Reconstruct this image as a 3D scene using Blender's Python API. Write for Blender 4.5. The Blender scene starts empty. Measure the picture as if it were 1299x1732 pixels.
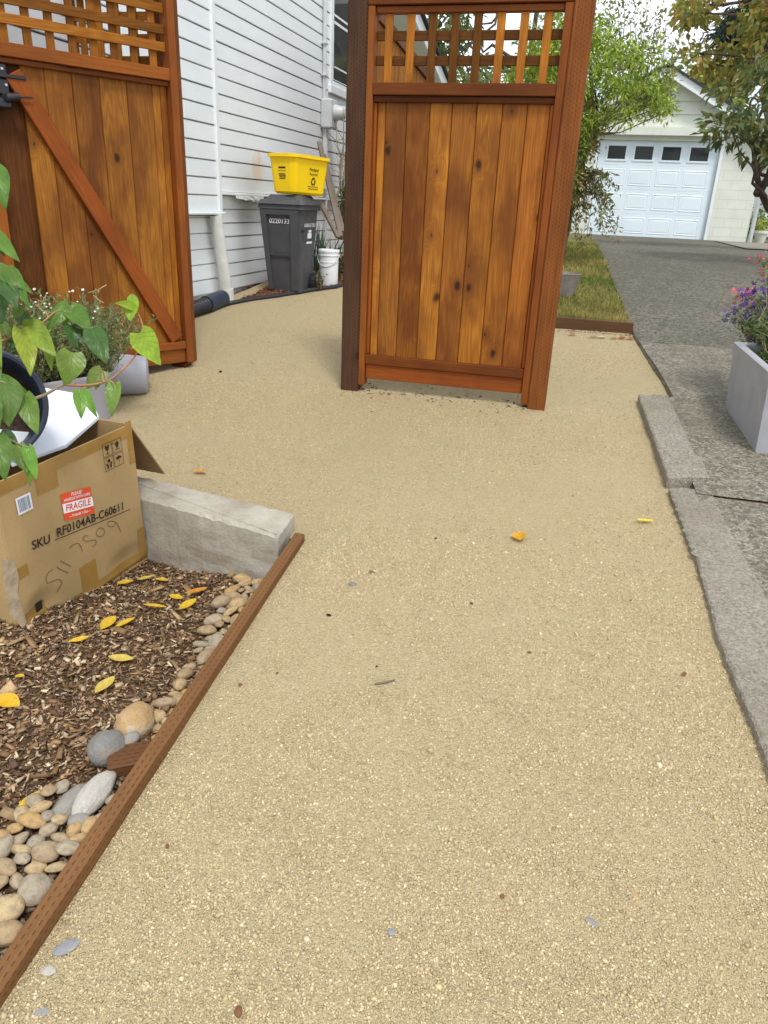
import bpy, bmesh, math, random
import numpy as np
from mathutils import Vector, Matrix, noise as mnoise

S = bpy.context.scene
COL = S.collection
rad = math.radians
random.seed(7)
RNG = np.random.default_rng(11)

# ------------------------------------------------------------------ camera
PW, PH, FPX = 1299.0, 1732.0, 1255.0
PITCH, ROLL, YAW = rad(22.6), rad(2.53), rad(14.3)
CAM = np.array([0.0, 0.0, 1.48])
Fw = np.array([-math.sin(YAW) * math.cos(PITCH), math.cos(YAW) * math.cos(PITCH), -math.sin(PITCH)])
Rt = np.array([math.cos(YAW), math.sin(YAW), 0.0])
Up = np.cross(Rt, Fw)
R2 = math.cos(ROLL) * Rt + math.sin(ROLL) * Up
U2 = -math.sin(ROLL) * Rt + math.cos(ROLL) * Up
cd = bpy.data.cameras.new("camera")
cam = bpy.data.objects.new("camera", cd)
COL.objects.link(cam)
cam.matrix_world = Matrix(((R2[0], U2[0], -Fw[0], CAM[0]), (R2[1], U2[1], -Fw[1], CAM[1]), (R2[2], U2[2], -Fw[2], CAM[2]), (0, 0, 0, 1)))
cd.sensor_fit = 'VERTICAL'
cd.sensor_height = 24.0
cd.lens = 24.0 * FPX / PH
cd.clip_start = 0.05
cd.clip_end = 2000
S.camera = cam

# ------------------------------------------------------------------ light
SUN_EL, SUN_AZ = rad(58), rad(150)      # azimuth clockwise from +Y: behind the camera, to the right
w = bpy.data.worlds.new("World")
S.world = w
w.use_nodes = True
wn = w.node_tree
wn.nodes.clear()
sky = wn.nodes.new('ShaderNodeTexSky')
sky.sky_type = 'NISHITA'
sky.sun_disc = False
sky.sun_elevation = SUN_EL
sky.sun_rotation = SUN_AZ
sky.air_density = 1.0
tc = wn.nodes.new('ShaderNodeTexCoord')
mp = wn.nodes.new('ShaderNodeMapping')
mp.inputs['Scale'].default_value = (1.0, 1.0, 2.4)
cn = wn.nodes.new('ShaderNodeTexNoise')
cn.inputs['Scale'].default_value = 2.2
cn.inputs['Detail'].default_value = 5.0
cr = wn.nodes.new('ShaderNodeValToRGB')
cr.color_ramp.elements[0].position = 0.42
cr.color_ramp.elements[0].color = (0.30, 0.30, 0.30, 1)
cr.color_ramp.elements[1].position = 0.58
cr.color_ramp.elements[1].color = (1, 1, 1, 1)
mx = wn.nodes.new('ShaderNodeMix')
mx.data_type = 'RGBA'
mx.inputs[7].default_value = (11.5, 11.7, 12.2, 1)
bg = wn.nodes.new('ShaderNodeBackground')
bg.inputs['Strength'].default_value = 0.10
wo = wn.nodes.new('ShaderNodeOutputWorld')
L = wn.links.new
L(tc.outputs['Generated'], mp.inputs['Vector'])
L(mp.outputs[0], cn.inputs['Vector'])
L(cn.outputs['Fac'], cr.inputs[0])
L(cr.outputs[0], mx.inputs[0])
L(sky.outputs[0], mx.inputs[6])
L(mx.outputs[2], bg.inputs['Color'])
L(bg.outputs[0], wo.inputs[0])
sl = bpy.data.lights.new("sun", 'SUN')
sl.energy = 1.5
sl.angle = rad(11)
sl.color = (1.0, 0.965, 0.91)
so = bpy.data.objects.new("sun", sl)
COL.objects.link(so)
sd = Vector((math.sin(SUN_AZ) * math.cos(SUN_EL), math.cos(SUN_AZ) * math.cos(SUN_EL), math.sin(SUN_EL)))
so.rotation_euler = sd.to_track_quat('Z', 'Y').to_euler()
so.location = (6, -8, 12)
S.view_settings.view_transform = 'Standard'
S.view_settings.look = 'None'
S.view_settings.gamma = 1
S.view_settings.exposure = 0.60


# ------------------------------------------------------------------ pixel to place
def g(y):
    y = np.asarray(y, float)
    t = np.clip(y - 6, 0, 7)
    return np.where(y < 6, .1 * y, .6 + .1 * t - t * t / 140.0)


def gz(y):
    return float(g(y))


def ray(px, py):
    return Fw + R2 * (px - PW / 2) / FPX - U2 * (py - PH / 2) / FPX


def at_d(px, py, t):
    return CAM + ray(px, py) * t


def at_y(px, py, Y):
    d = ray(px, py)
    return CAM + d * (Y / d[1])


def at_x(px, py, X):
    d = ray(px, py)
    return CAM + d * (X / d[0])


def sstep(t):
    t = min(1.0, max(0.0, t))
    return t * t * (3 - 2 * t)


def bed(x, y):
    return .05 + .018 * y - .05 * sstep((y - 1.95) / .4) * sstep((-1.12 - x) / .4)


def at_b(px, py, dz=0.0):
    """pixel to the mulch bed"""
    d = ray(px, py)
    z = .08
    for _ in range(12):
        P = CAM + d * ((z + dz - CAM[2]) / d[2])
        z = bed(P[0], P[1])
    return P


def at_g(px, py, dz=0.0):
    d = ray(px, py)
    lo, hi = .3, None
    t = .3
    while t < 80:
        P = CAM + d * t
        if P[2] < gz(P[1]) + dz:
            hi = t
            break
        lo = t
        t += .05
    if hi is None:
        return CAM + d * 60
    for _ in range(30):
        m = (lo + hi) / 2
        P = CAM + d * m
        if P[2] < gz(P[1]) + dz:
            hi = m
        else:
            lo = m
    return CAM + d * hi


# ------------------------------------------------------------------ materials
def nd(nt, typ, ins=None, **props):
    n = nt.nodes.new(typ)
    for k, v in props.items():
        setattr(n, k, v)
    for k, v in (ins or {}).items():
        s = n.inputs[k]
        if isinstance(v, bpy.types.NodeSocket):
            nt.links.new(v, s)
        else:
            if isinstance(v, tuple) and s.type == 'RGBA' and len(v) == 3:
                v = v + (1,)
            s.default_value = v
    return n


def ma(nt, op, a, b=0.0, c=0.0, clamp=False):
    n = nd(nt, 'ShaderNodeMath', {0: a, 1: b, 2: c}, operation=op, use_clamp=clamp)
    return n.outputs[0]


def mixc(nt, f, a, b, blend='MIX'):
    n = nd(nt, 'ShaderNodeMix', {0: f, 6: a, 7: b}, data_type='RGBA', blend_type=blend)
    return n.outputs[2]


def ramp(nt, f, stops):
    n = nd(nt, 'ShaderNodeValToRGB', {0: f})
    el = n.color_ramp.elements
    while len(el) < len(stops):
        el.new(0.5)
    for e, (p, c) in zip(el, stops):
        e.position = p
        e.color = (c, c, c, 1) if not isinstance(c, tuple) else c + (1,)
    return n.outputs[0]


def noise(nt, v, scale, detail=3.0, rough=.55, dim='3D'):
    n = nd(nt, 'ShaderNodeTexNoise', {'Scale': scale, 'Detail': detail, 'Roughness': rough}, noise_dimensions=dim)
    if v is not None:
        nt.links.new(v, n.inputs['Vector'])
    return n.outputs['Fac']


def new_mat(name, rough=.6, spec=.4):
    m = bpy.data.materials.new(name)
    m.use_nodes = True
    nt = m.node_tree
    b = nt.nodes['Principled BSDF']
    b.inputs['Roughness'].default_value = rough
    b.inputs['Specular IOR Level'].default_value = spec
    return m, nt, b


def bump(nt, b, h, strength=.4, dist=.01):
    n = nd(nt, 'ShaderNodeBump', {'Strength': strength, 'Distance': dist, 'Height': h})
    nt.links.new(n.outputs[0], b.inputs['Normal'])


def opos(nt):
    return nd(nt, 'ShaderNodeTexCoord').outputs['Object']


def gpos(nt):
    return nd(nt, 'ShaderNodeNewGeometry').outputs['Position']


def vm(nt, v, s):
    return nd(nt, 'ShaderNodeVectorMath', {0: v, 1: s}, operation='MULTIPLY').outputs[0]


def plain(name, c, rough=.5, spec=.4, var=.12, scale=8.0, bmp=0.0, metal=0.0, bscale=60.0):
    m, nt, b = new_mat(name, rough, spec)
    p = opos(nt)
    f = noise(nt, p, scale, 4)
    c0 = tuple(x * (1 - var) for x in c)
    c1 = tuple(min(1, x * (1 + var)) for x in c)
    nt.links.new(ramp(nt, f, [(.3, c0), (.7, c1)]), b.inputs['Base Color'])
    r = ramp(nt, noise(nt, p, scale * 3, 3), [(.3, max(0, rough - .08)), (.7, min(1, rough + .08))])
    nt.links.new(r, b.inputs['Roughness'])
    b.inputs['Metallic'].default_value = metal
    if bmp:
        bump(nt, b, noise(nt, p, bscale, 4), bmp, .004)
    return m


def wood(name, light, mid, dark, knots=.5, incise=False, rough=.5, blot=.45, contour=.6):
    m, nt, b = new_mat(name, rough, .13)
    at = nd(nt, 'ShaderNodeAttribute', attribute_name='wuv').outputs['Vector']
    sx = nd(nt, 'ShaderNodeSeparateXYZ', {0: at})
    x, y, s = sx.outputs
    X = ma(nt, 'MULTIPLY_ADD', s, 3.7, x)
    Y = ma(nt, 'MULTIPLY_ADD', s, 1.9, y)
    P = nd(nt, 'ShaderNodeCombineXYZ', {0: X, 1: Y, 2: ma(nt, 'MULTIPLY', s, 5.0)}).outputs[0]
    kn = noise(nt, vm(nt, P, (22.0, 14.0, 1.0)), 1.0, 3)
    kp = nd(nt, 'ShaderNodeCombineXYZ', {0: ma(nt, 'MULTIPLY_ADD', kn, .022, X), 1: ma(nt, 'MULTIPLY_ADD', kn, .03, ma(nt, 'MULTIPLY', Y, .66)), 2: 0.0}).outputs[0]
    vo = nd(nt, 'ShaderNodeTexVoronoi', {'Vector': kp, 'Scale': 5.2, 'Randomness': 1.0}, voronoi_dimensions='2D')
    d = vo.outputs['Distance']
    rnd = nd(nt, 'ShaderNodeSeparateColor', {0: vo.outputs['Color']})
    has = ma(nt, 'LESS_THAN', rnd.outputs[0], knots)
    size = ma(nt, 'MULTIPLY_ADD', ma(nt, 'POWER', rnd.outputs[1], 2.0), .10, .030)
    core = ma(nt, 'MULTIPLY', ma(nt, 'SUBTRACT', 1.0, ma(nt, 'DIVIDE', d, size), clamp=True), has)
    halo = ma(nt, 'MULTIPLY', ma(nt, 'POWER', ma(nt, 'SUBTRACT', 1.0, ma(nt, 'MULTIPLY', d, 2.9), clamp=True), 2.6), has)
    fld = noise(nt, vm(nt, P, (7.0, .45, 1.0)), 1.0, 2.0)
    fld = ma(nt, 'MULTIPLY_ADD', halo, .35, fld)
    ct = ma(nt, 'MULTIPLY', ma(nt, 'PINGPONG', ma(nt, 'MULTIPLY', fld, 26.0), .5), 2.0)
    fine = noise(nt, vm(nt, P, (190.0, 5.0, 1.0)), 1.0, 4.0)
    blo = noise(nt, vm(nt, P, (5.0, 2.2, 1.0)), 1.0, 4.0)
    c = mixc(nt, ma(nt, 'MULTIPLY', ct, contour), mid, light)
    c = mixc(nt, ramp(nt, fine, [(.38, .42), (.62, 0.0)]), c, dark)
    c = mixc(nt, ramp(nt, blo, [(.42, 0.0), (.62, blot)]), c, dark)
    c = mixc(nt, ma(nt, 'MULTIPLY', halo, .9), c, dark)
    c = mixc(nt, ramp(nt, core, [(0.0, 0.0), (.65, .88)]), c, (.030, .013, .007, 1))
    cv = nd(nt, 'ShaderNodeAttribute', attribute_name='col').outputs['Color']
    c = mixc(nt, 1.0, c, cv, 'MULTIPLY')
    h = ma(nt, 'MULTIPLY', fine, .6)
    if incise:
        u = ma(nt, 'DIVIDE', x, .0155)
        row = ma(nt, 'FLOOR', u)
        v = ma(nt, 'MULTIPLY_ADD', row, .5, ma(nt, 'DIVIDE', y, .021))
        v = ma(nt, 'ADD', v, ma(nt, 'MULTIPLY', noise(nt, vm(nt, P, (30., 9., 1.)), 1.0, 2), .5))
        fu = ma(nt, 'FRACT', u)
        fv = ma(nt, 'FRACT', v)
        a1 = ma(nt, 'LESS_THAN', ma(nt, 'ABSOLUTE', ma(nt, 'SUBTRACT', fu, .5)), .10)
        a2 = ma(nt, 'LESS_THAN', fv, .5)
        cut = ma(nt, 'MULTIPLY', a1, a2)
        c = mixc(nt, ma(nt, 'MULTIPLY', cut, .55), c, (.016, .009, .006, 1))
        h = ma(nt, 'SUBTRACT', h, ma(nt, 'MULTIPLY', cut, 1.0))
    nt.links.new(c, b.inputs['Base Color'])
    nt.links.new(ramp(nt, blo, [(.3, rough - .08), (.7, rough + .12)]), b.inputs['Roughness'])
    bump(nt, b, h, .35, .002)
    return m


M = {}
M['board'] = wood('cedar_board', (.44, .185, .026), (.315, .108, .016), (.125, .037, .010), knots=.45, rough=.5, blot=.7, contour=.7)
M['rail'] = wood('cedar_rail', (.29, .086, .015), (.235, .066, .012), (.10, .027, .008), knots=.10, rough=.5, contour=.4)
M['railred'] = wood('cedar_rail_red', (.315, .104, .018), (.258, .080, .014), (.115, .034, .010), knots=.10, rough=.5, contour=.4)
M['post'] = wood('treated_post', (.28, .092, .018), (.225, .071, .015), (.10, .034, .010), knots=.1, incise=True, rough=.6)
M['postdark'] = wood('treated_post_dark', (.105, .050, .026), (.085, .041, .022), (.035, .018, .012), knots=.08, incise=True, rough=.65)
M['timber'] = wood('treated_timber', (.205, .115, .052), (.17, .090, .038), (.10, .047, .019), knots=.04, incise=True, rough=.65, contour=.25, blot=.3)
M['oldwood'] = wood('weathered_wood', (.28, .23, .18), (.21, .17, .13), (.11, .085, .065), knots=.08, rough=.8, contour=.3)
M['lath'] = wood('lattice_lath', (.50, .205, .022), (.35, .122, .014), (.13, .040, .010), knots=.12, rough=.55)

# painted siding, with a rust streak where water ran above the yellow tub
m, nt, b = new_mat('white_siding_paint', .5, .35)
p = gpos(nt)
f = noise(nt, vm(nt, p, (1, .8, 3)), 2.5, 5)
c = ramp(nt, f, [(.3, (.73, .775, .78)), (.7, (.79, .83, .835))])
f2 = noise(nt, vm(nt, p, (1, 1.0, 9)), 9.0, 5)
c = mixc(nt, ramp(nt, f2, [(.60, 0.0), (.78, .22)]), c, (.50, .48, .43, 1))
sp = nd(nt, 'ShaderNodeSeparateXYZ', {0: p})
ry = ma(nt, 'DIVIDE', ma(nt, 'SUBTRACT', sp.outputs[1], 7.12), .16)
rz = ma(nt, 'DIVIDE', ma(nt, 'SUBTRACT', sp.outputs[2], 1.74), .17)
rr = ma(nt, 'SUBTRACT', 1.0, ma(nt, 'ADD', ma(nt, 'MULTIPLY', ry, ry), ma(nt, 'MULTIPLY', rz, rz)), clamp=True)
rr = ma(nt, 'MULTIPLY', rr, ramp(nt, noise(nt, vm(nt, p, (1, 9, 2.2)), 2.0, 4), [(.35, .1), (.65, .9)]))
c = mixc(nt, rr, c, (.72, .42, .13, 1))
nt.links.new(c, b.inputs['Base Color'])
bump(nt, b, noise(nt, vm(nt, p, (40, 8, 40)), 1.0, 4), .25, .003)
M['siding'] = m
M['trim'] = plain('white_trim_paint', (.76, .80, .80), .45, .4, .05, 4, .1)
M['pvc'] = plain('old_white_pipe', (.66, .66, .62), .5, .4, .10, 12, .1)
M['garage'] = plain('cream_block_paint', (.68, .71, .62), .65, .3, .06, 3, .25)
M['garagedoor'] = plain('white_door_paint', (.72, .82, .87), .35, .4, .03, 2)
M['roofing'] = plain('dark_shingle', (.05, .05, .055), .85, .2, .35, 30, .5)
M['metalgrey'] = plain('grey_meter_paint', (.55, .57, .57), .45, .5, .08, 10)
M['blackplastic'] = plain('black_plastic', (.018, .019, .022), .42, .5, .25, 14, .1)
M['navyplastic'] = plain('blue_black_plastic', (.022, .032, .055), .4, .5, .2, 14, .1)
M['bin'] = plain('charcoal_plastic', (.062, .063, .068), .5, .45, .12, 9, .25, bscale=240)
M['yellow'] = plain('yellow_plastic', (.95, .63, .004), .42, .3, .04, 6)
M['bucket'] = plain('white_plastic', (.78, .80, .82), .35, .5, .04, 8)
M['blackmetal'] = plain('black_powder_coat', (.014, .014, .016), .38, .5, .2, 20)
M['steel'] = plain('zinc_screw', (.55, .55, .56), .35, .5, .1, 30, metal=1.0)
M['greyplanter'] = plain('lilac_grey_resin', (.36, .36, .40), .55, .4, .07, 6, .15, bscale=120)
M['stoneplanter'] = plain('grey_fibre_planter', (.33, .335, .355), .6, .35, .09, 9, .2, bscale=150)
M['foam'] = plain('white_foam_sheet', (.80, .84, .90), .6, .3, .03, 5)
M['ink'] = plain('black_ink', (.03, .024, .02), .7, .2, .2, 20)
M['penink'] = plain('brown_pen_ink', (.13, .085, .045), .7, .2, .2, 20)
M['redink'] = plain('orange_red_label', (.72, .085, .022), .5, .3, .06, 20)
M['whiteink'] = plain('white_label', (.80, .80, .82), .5, .3, .04, 20)
M['tanksoil'] = plain('potting_soil', (.05, .034, .024), .95, .1, .5, 40, .8)
M['bark'] = plain('tree_bark', (.085, .066, .05), .9, .15, .4, 25, .8)
M['twig'] = plain('green_brown_twig', (.24, .20, .12), .75, .2, .3, 25, .3)
M['redstem'] = plain('red_brown_stem', (.32, .15, .07), .55, .3, .25, 30)
M['terracotta'] = plain('weathered_bowl', (.22, .19, .16), .8, .2, .25, 12, .4)
M['straw'] = plain('dry_straw', (.48, .33, .16), .8, .2, .25, 20)
M['brick'] = plain('red_brown_paver', (.20, .095, .05), .8, .2, .35, 18, .4)

m, nt, b = new_mat('window_glass', .04, .5)
b.inputs['Base Color'].default_value = (.030, .034, .036, 1)
b.inputs['Specular IOR Level'].default_value = .22
b.inputs['Roughness'].default_value = .06
M['glass'] = m

# corrugated cardboard
m, nt, b = new_mat('cardboard', .8, .2)
p = opos(nt)
f = noise(nt, p, 4, 5)
c = ramp(nt, f, [(.3, (.385, .262, .115)), (.7, (.45, .31, .142))])
f2 = noise(nt, p, 55, 4)
c = mixc(nt, ramp(nt, f2, [(.55, 0), (.8, .35)]), c, (.27, .17, .08, 1))
nt.links.new(c, b.inputs['Base Color'])
bump(nt, b, noise(nt, p, 22, 4), .25, .004)
M['card'] = m
M['cardin'] = plain('cardboard_inside', (.30, .19, .095), .85, .15, .12, 10, .2)
m, nt, b = new_mat('packing_tape', .22, .5)
p = opos(nt)
c = ramp(nt, noise(nt, p, 9, 4), [(.3, (.30, .165, .035)), (.7, (.38, .22, .06))])
nt.links.new(c, b.inputs['Base Color'])
bump(nt, b, noise(nt, vm(nt, p, (30, 90, 30)), 1.0, 3), .4, .003)
M['tape'] = m


def gravel_mat(name, stops, scale, big=.28, patch=None, bst=.8, bd=.006):
    m, nt, b = new_mat(name, .9, .2)
    p = gpos(nt)
    v1 = nd(nt, 'ShaderNodeTexVoronoi', {'Vector': p, 'Scale': scale})
    v2 = nd(nt, 'ShaderNodeTexVoronoi', {'Vector': p, 'Scale': scale * 2.3})
    rn = nd(nt, 'ShaderNodeSeparateColor', {0: v1.outputs['Color']}).outputs[0]
    rn2 = nd(nt, 'ShaderNodeSeparateColor', {0: v2.outputs['Color']}).outputs[1]
    c = ramp(nt, ma(nt, 'MULTIPLY_ADD', rn2, .4, ma(nt, 'MULTIPLY', rn, .6)), stops)
    lo = noise(nt, p, 1.7, 5)
    c = mixc(nt, ramp(nt, lo, [(.35, 0.0), (.7, big)]), c, patch or stops[0][1] + (1,))
    hi = noise(nt, p, 11, 4)
    c = mixc(nt, ramp(nt, hi, [(.45, 0.0), (.75, .22)]), c, stops[-1][1] + (1,))
    nt.links.new(c, b.inputs['Base Color'])
    h = ma(nt, 'ADD', ma(nt, 'MULTIPLY', v1.outputs['Distance'], -1.0), ma(nt, 'MULTIPLY', v2.outputs['Distance'], -.5))
    bump(nt, b, h, bst, bd)
    return m


M['gravel'] = gravel_mat('tan_crushed_gravel', [(.1, (.432, .349, .194)), (.5, (.517, .418, .241)), (.9, (.586, .477, .286))], 150, patch=(.49, .39, .215, 1), bst=1.0, bd=.0075)
M['concrete'] = gravel_mat('exposed_aggregate', [(.1, (.078, .070, .052)), (.5, (.178, .163, .126)), (.92, (.38, .35, .275))], 80, .6, patch=(.13, .115, .080, 1))
M['concretefar'] = gravel_mat('old_dark_concrete', [(.1, (.058, .053, .040)), (.5, (.118, .109, .083)), (.92, (.27, .25, .19))], 62, .5, patch=(.085, .082, .066, 1))
M['curb'] = gravel_mat('curb_concrete', [(.1, (.16, .145, .11)), (.5, (.29, .265, .215)), (.92, (.43, .40, .33))], 130, .65, patch=(.20, .175, .125, 1))
M['soil'] = gravel_mat('dark_mulch_soil', [(.1, (.04, .022, .012)), (.5, (.09, .05, .026)), (.92, (.17, .10, .05))], 70, .4)
M['redbark'] = gravel_mat('red_bark_soil', [(.1, (.07, .026, .012)), (.5, (.16, .065, .028)), (.92, (.30, .16, .08))], 60, .4)
M['lawnsoil'] = gravel_mat('lawn_soil', [(.1, (.10, .10, .035)), (.5, (.16, .15, .055)), (.92, (.27, .22, .10))], 60, .5)
M['dirt'] = gravel_mat('bare_ground', [(.1, (.12, .10, .06)), (.5, (.17, .14, .085)), (.92, (.24, .20, .13))], 40, .4)

# cast concrete block with stains
m, nt, b = new_mat('cast_concrete', .85, .2)
p = gpos(nt)
c = ramp(nt, noise(nt, p, 6, 6, .65), [(.3, (.34, .312, .245)), (.5, (.45, .42, .345)), (.7, (.54, .51, .435))])
c = mixc(nt, ramp(nt, noise(nt, vm(nt, p, (4, 4, 14)), 1.0, 5), [(.48, 0), (.64, .6)]), c, (.30, .235, .165, 1))
c = mixc(nt, ramp(nt, noise(nt, p, 160, 3), [(.60, 0), (.74, .5)]), c, (.17, .15, .11, 1))
nt.links.new(c, b.inputs['Base Color'])
bump(nt, b, noise(nt, p, 40, 8, .75), .8, .010)
M['cast'] = m


def attr_mat(name, rough=.8, spec=.2, trans=0.0, bmp=0.0, bscale=80):
    """base colour from the vertex colour of each grain, chip or leaf"""
    m, nt, b = new_mat(name, rough, spec)
    a = nd(nt, 'ShaderNodeAttribute', attribute_name='col').outputs['Color']
    f = noise(nt, opos(nt), bscale, 3)
    c = mixc(nt, 1.0, a, ramp(nt, f, [(.3, .78), (.7, 1.15)]), 'MULTIPLY')
    nt.links.new(c, b.inputs['Base Color'])
    if bmp:
        bump(nt, b, f, bmp, .003)
    if trans:
        t = nd(nt, 'ShaderNodeBsdfTranslucent', {'Color': c})
        mxs = nd(nt, 'ShaderNodeMixShader', {0: trans, 1: b.outputs[0], 2: t.outputs[0]})
        nt.links.new(mxs.outputs[0], nt.nodes['Material Output'].inputs[0])
    return m


M['grain'] = attr_mat('loose_grain', .9, .15)
M['chip'] = attr_mat('wood_chip', .85, .2, bmp=.3)
M['leaf'] = attr_mat('tree_leaf', .5, .35, .35, bscale=3)
M['grass'] = attr_mat('grass_blade', .7, .2, .3, bscale=3)
M['petal'] = attr_mat('flower_petal', .6, .2, .25, bscale=40)
M['fallen'] = attr_mat('fallen_leaf', .5, .35, .2, bscale=120)

# river stones: a colour for every stone
m, nt, b = new_mat('river_stone', .62, .3)
oi = nd(nt, 'ShaderNodeObjectInfo')
p = opos(nt)
base = ramp(nt, oi.outputs['Random'], [(0.0, (.46, .28, .10)), (.2, (.52, .36, .165)), (.42, (.37, .26, .14)), (.62, (.43, .36, .25)), (.8, (.32, .275, .20)), (1.0, (.55, .40, .19))])
mt = noise(nt, p, 1.6, 7, .68)
c = mixc(nt, ramp(nt, mt, [(.42, 0.0), (.62, .6)]), base, (.17, .125, .085, 1))
c = mixc(nt, ramp(nt, noise(nt, p, 9, 4, .7), [(.54, 0), (.68, .4)]), c, (.46, .41, .33, 1))
c = mixc(nt, ramp(nt, noise(nt, p, 16, 3, .7), [(.57, 0), (.68, .4)]), c, (.12, .10, .08, 1))
nt.links.new(c, b.inputs['Base Color'])
bump(nt, b, noise(nt, p, 7, 5), .3, .05)
M['stone'] = m


def stone_mat(name, a, bcol, patch):
    m, nt, b = new_mat(name, .65, .3)
    p = opos(nt)
    c = ramp(nt, noise(nt, p, 2.2, 7, .68), [(.3, a), (.7, bcol)])
    c = mixc(nt, ramp(nt, noise(nt, p, 1.5, 5), [(.55, 0), (.64, .65)]), c, patch + (1,))
    c = mixc(nt, ramp(nt, noise(nt, p, 13, 4, .7), [(.55, 0), (.68, .45)]), c, (.12, .10, .08, 1))
    nt.links.new(c, b.inputs['Base Color'])
    bump(nt, b, noise(nt, p, 6, 6, .65), .4, .06)
    return m


M['tanstone'] = stone_mat('tan_stone', (.42, .26, .115), (.53, .36, .175), (.50, .46, .38))
M['darkstone'] = stone_mat('dark_grey_stone', (.17, .165, .155), (.26, .25, .225), (.33, .24, .13))
M['palestone'] = stone_mat('pale_grey_stone', (.45, .42, .36), (.57, .54, .47), (.36, .33, .27))
M['greystone'] = stone_mat('grey_stone', (.28, .265, .235), (.36, .34, .29), (.30, .24, .17))
M['bluechip'] = stone_mat('blue_grey_chip', (.25, .255, .265), (.33, .335, .345), (.40, .395, .385))

# dogwood leaf with veins: leaf coordinates in attribute wuv (x across -1..1, y along 0..1)
m, nt, b = new_mat('dogwood_leaf', .38, .45)
at = nd(nt, 'ShaderNodeAttribute', attribute_name='wuv').outputs['Vector']
sx = nd(nt, 'ShaderNodeSeparateXYZ', {0: at})
x, y, s = sx.outputs
ax = ma(nt, 'ABSOLUTE', x)
vv = ma(nt, 'SUBTRACT', y, ma(nt, 'MULTIPLY', ma(nt, 'POWER', ax, .8), .36))
ve = ma(nt, 'ABSOLUTE', ma(nt, 'SUBTRACT', ma(nt, 'FRACT', ma(nt, 'MULTIPLY', vv, 6.5)), .5))
vein = ramp(nt, ve, [(.0, 1.0), (.09, 0.0)])
mid = ramp(nt, ax, [(0.0, 1.0), (.07, 0.0)])
vall = ma(nt, 'MAXIMUM', vein, mid)
a = nd(nt, 'ShaderNodeAttribute', attribute_name='col').outputs['Color']
c = mixc(nt, 1.0, a, ramp(nt, noise(nt, opos(nt), 30, 4), [(.3, .75), (.7, 1.2)]), 'MULTIPLY')
c = mixc(nt, ma(nt, 'MULTIPLY', vall, .30), c, (.26, .36, .10, 1))
nt.links.new(c, b.inputs['Base Color'])
bump(nt, b, ma(nt, 'SUBTRACT', 0.0, vall), .5, .003)
t = nd(nt, 'ShaderNodeBsdfTranslucent', {'Color': mixc(nt, 1.0, c, (1.0, 1.1, .5, 1), 'MULTIPLY')})
mxs = nd(nt, 'ShaderNodeMixShader', {0: .33, 1: b.outputs[0], 2: t.outputs[0]})
nt.links.new(mxs.outputs[0], nt.nodes['Material Output'].inputs[0])
M['dogleaf'] = m


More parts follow.
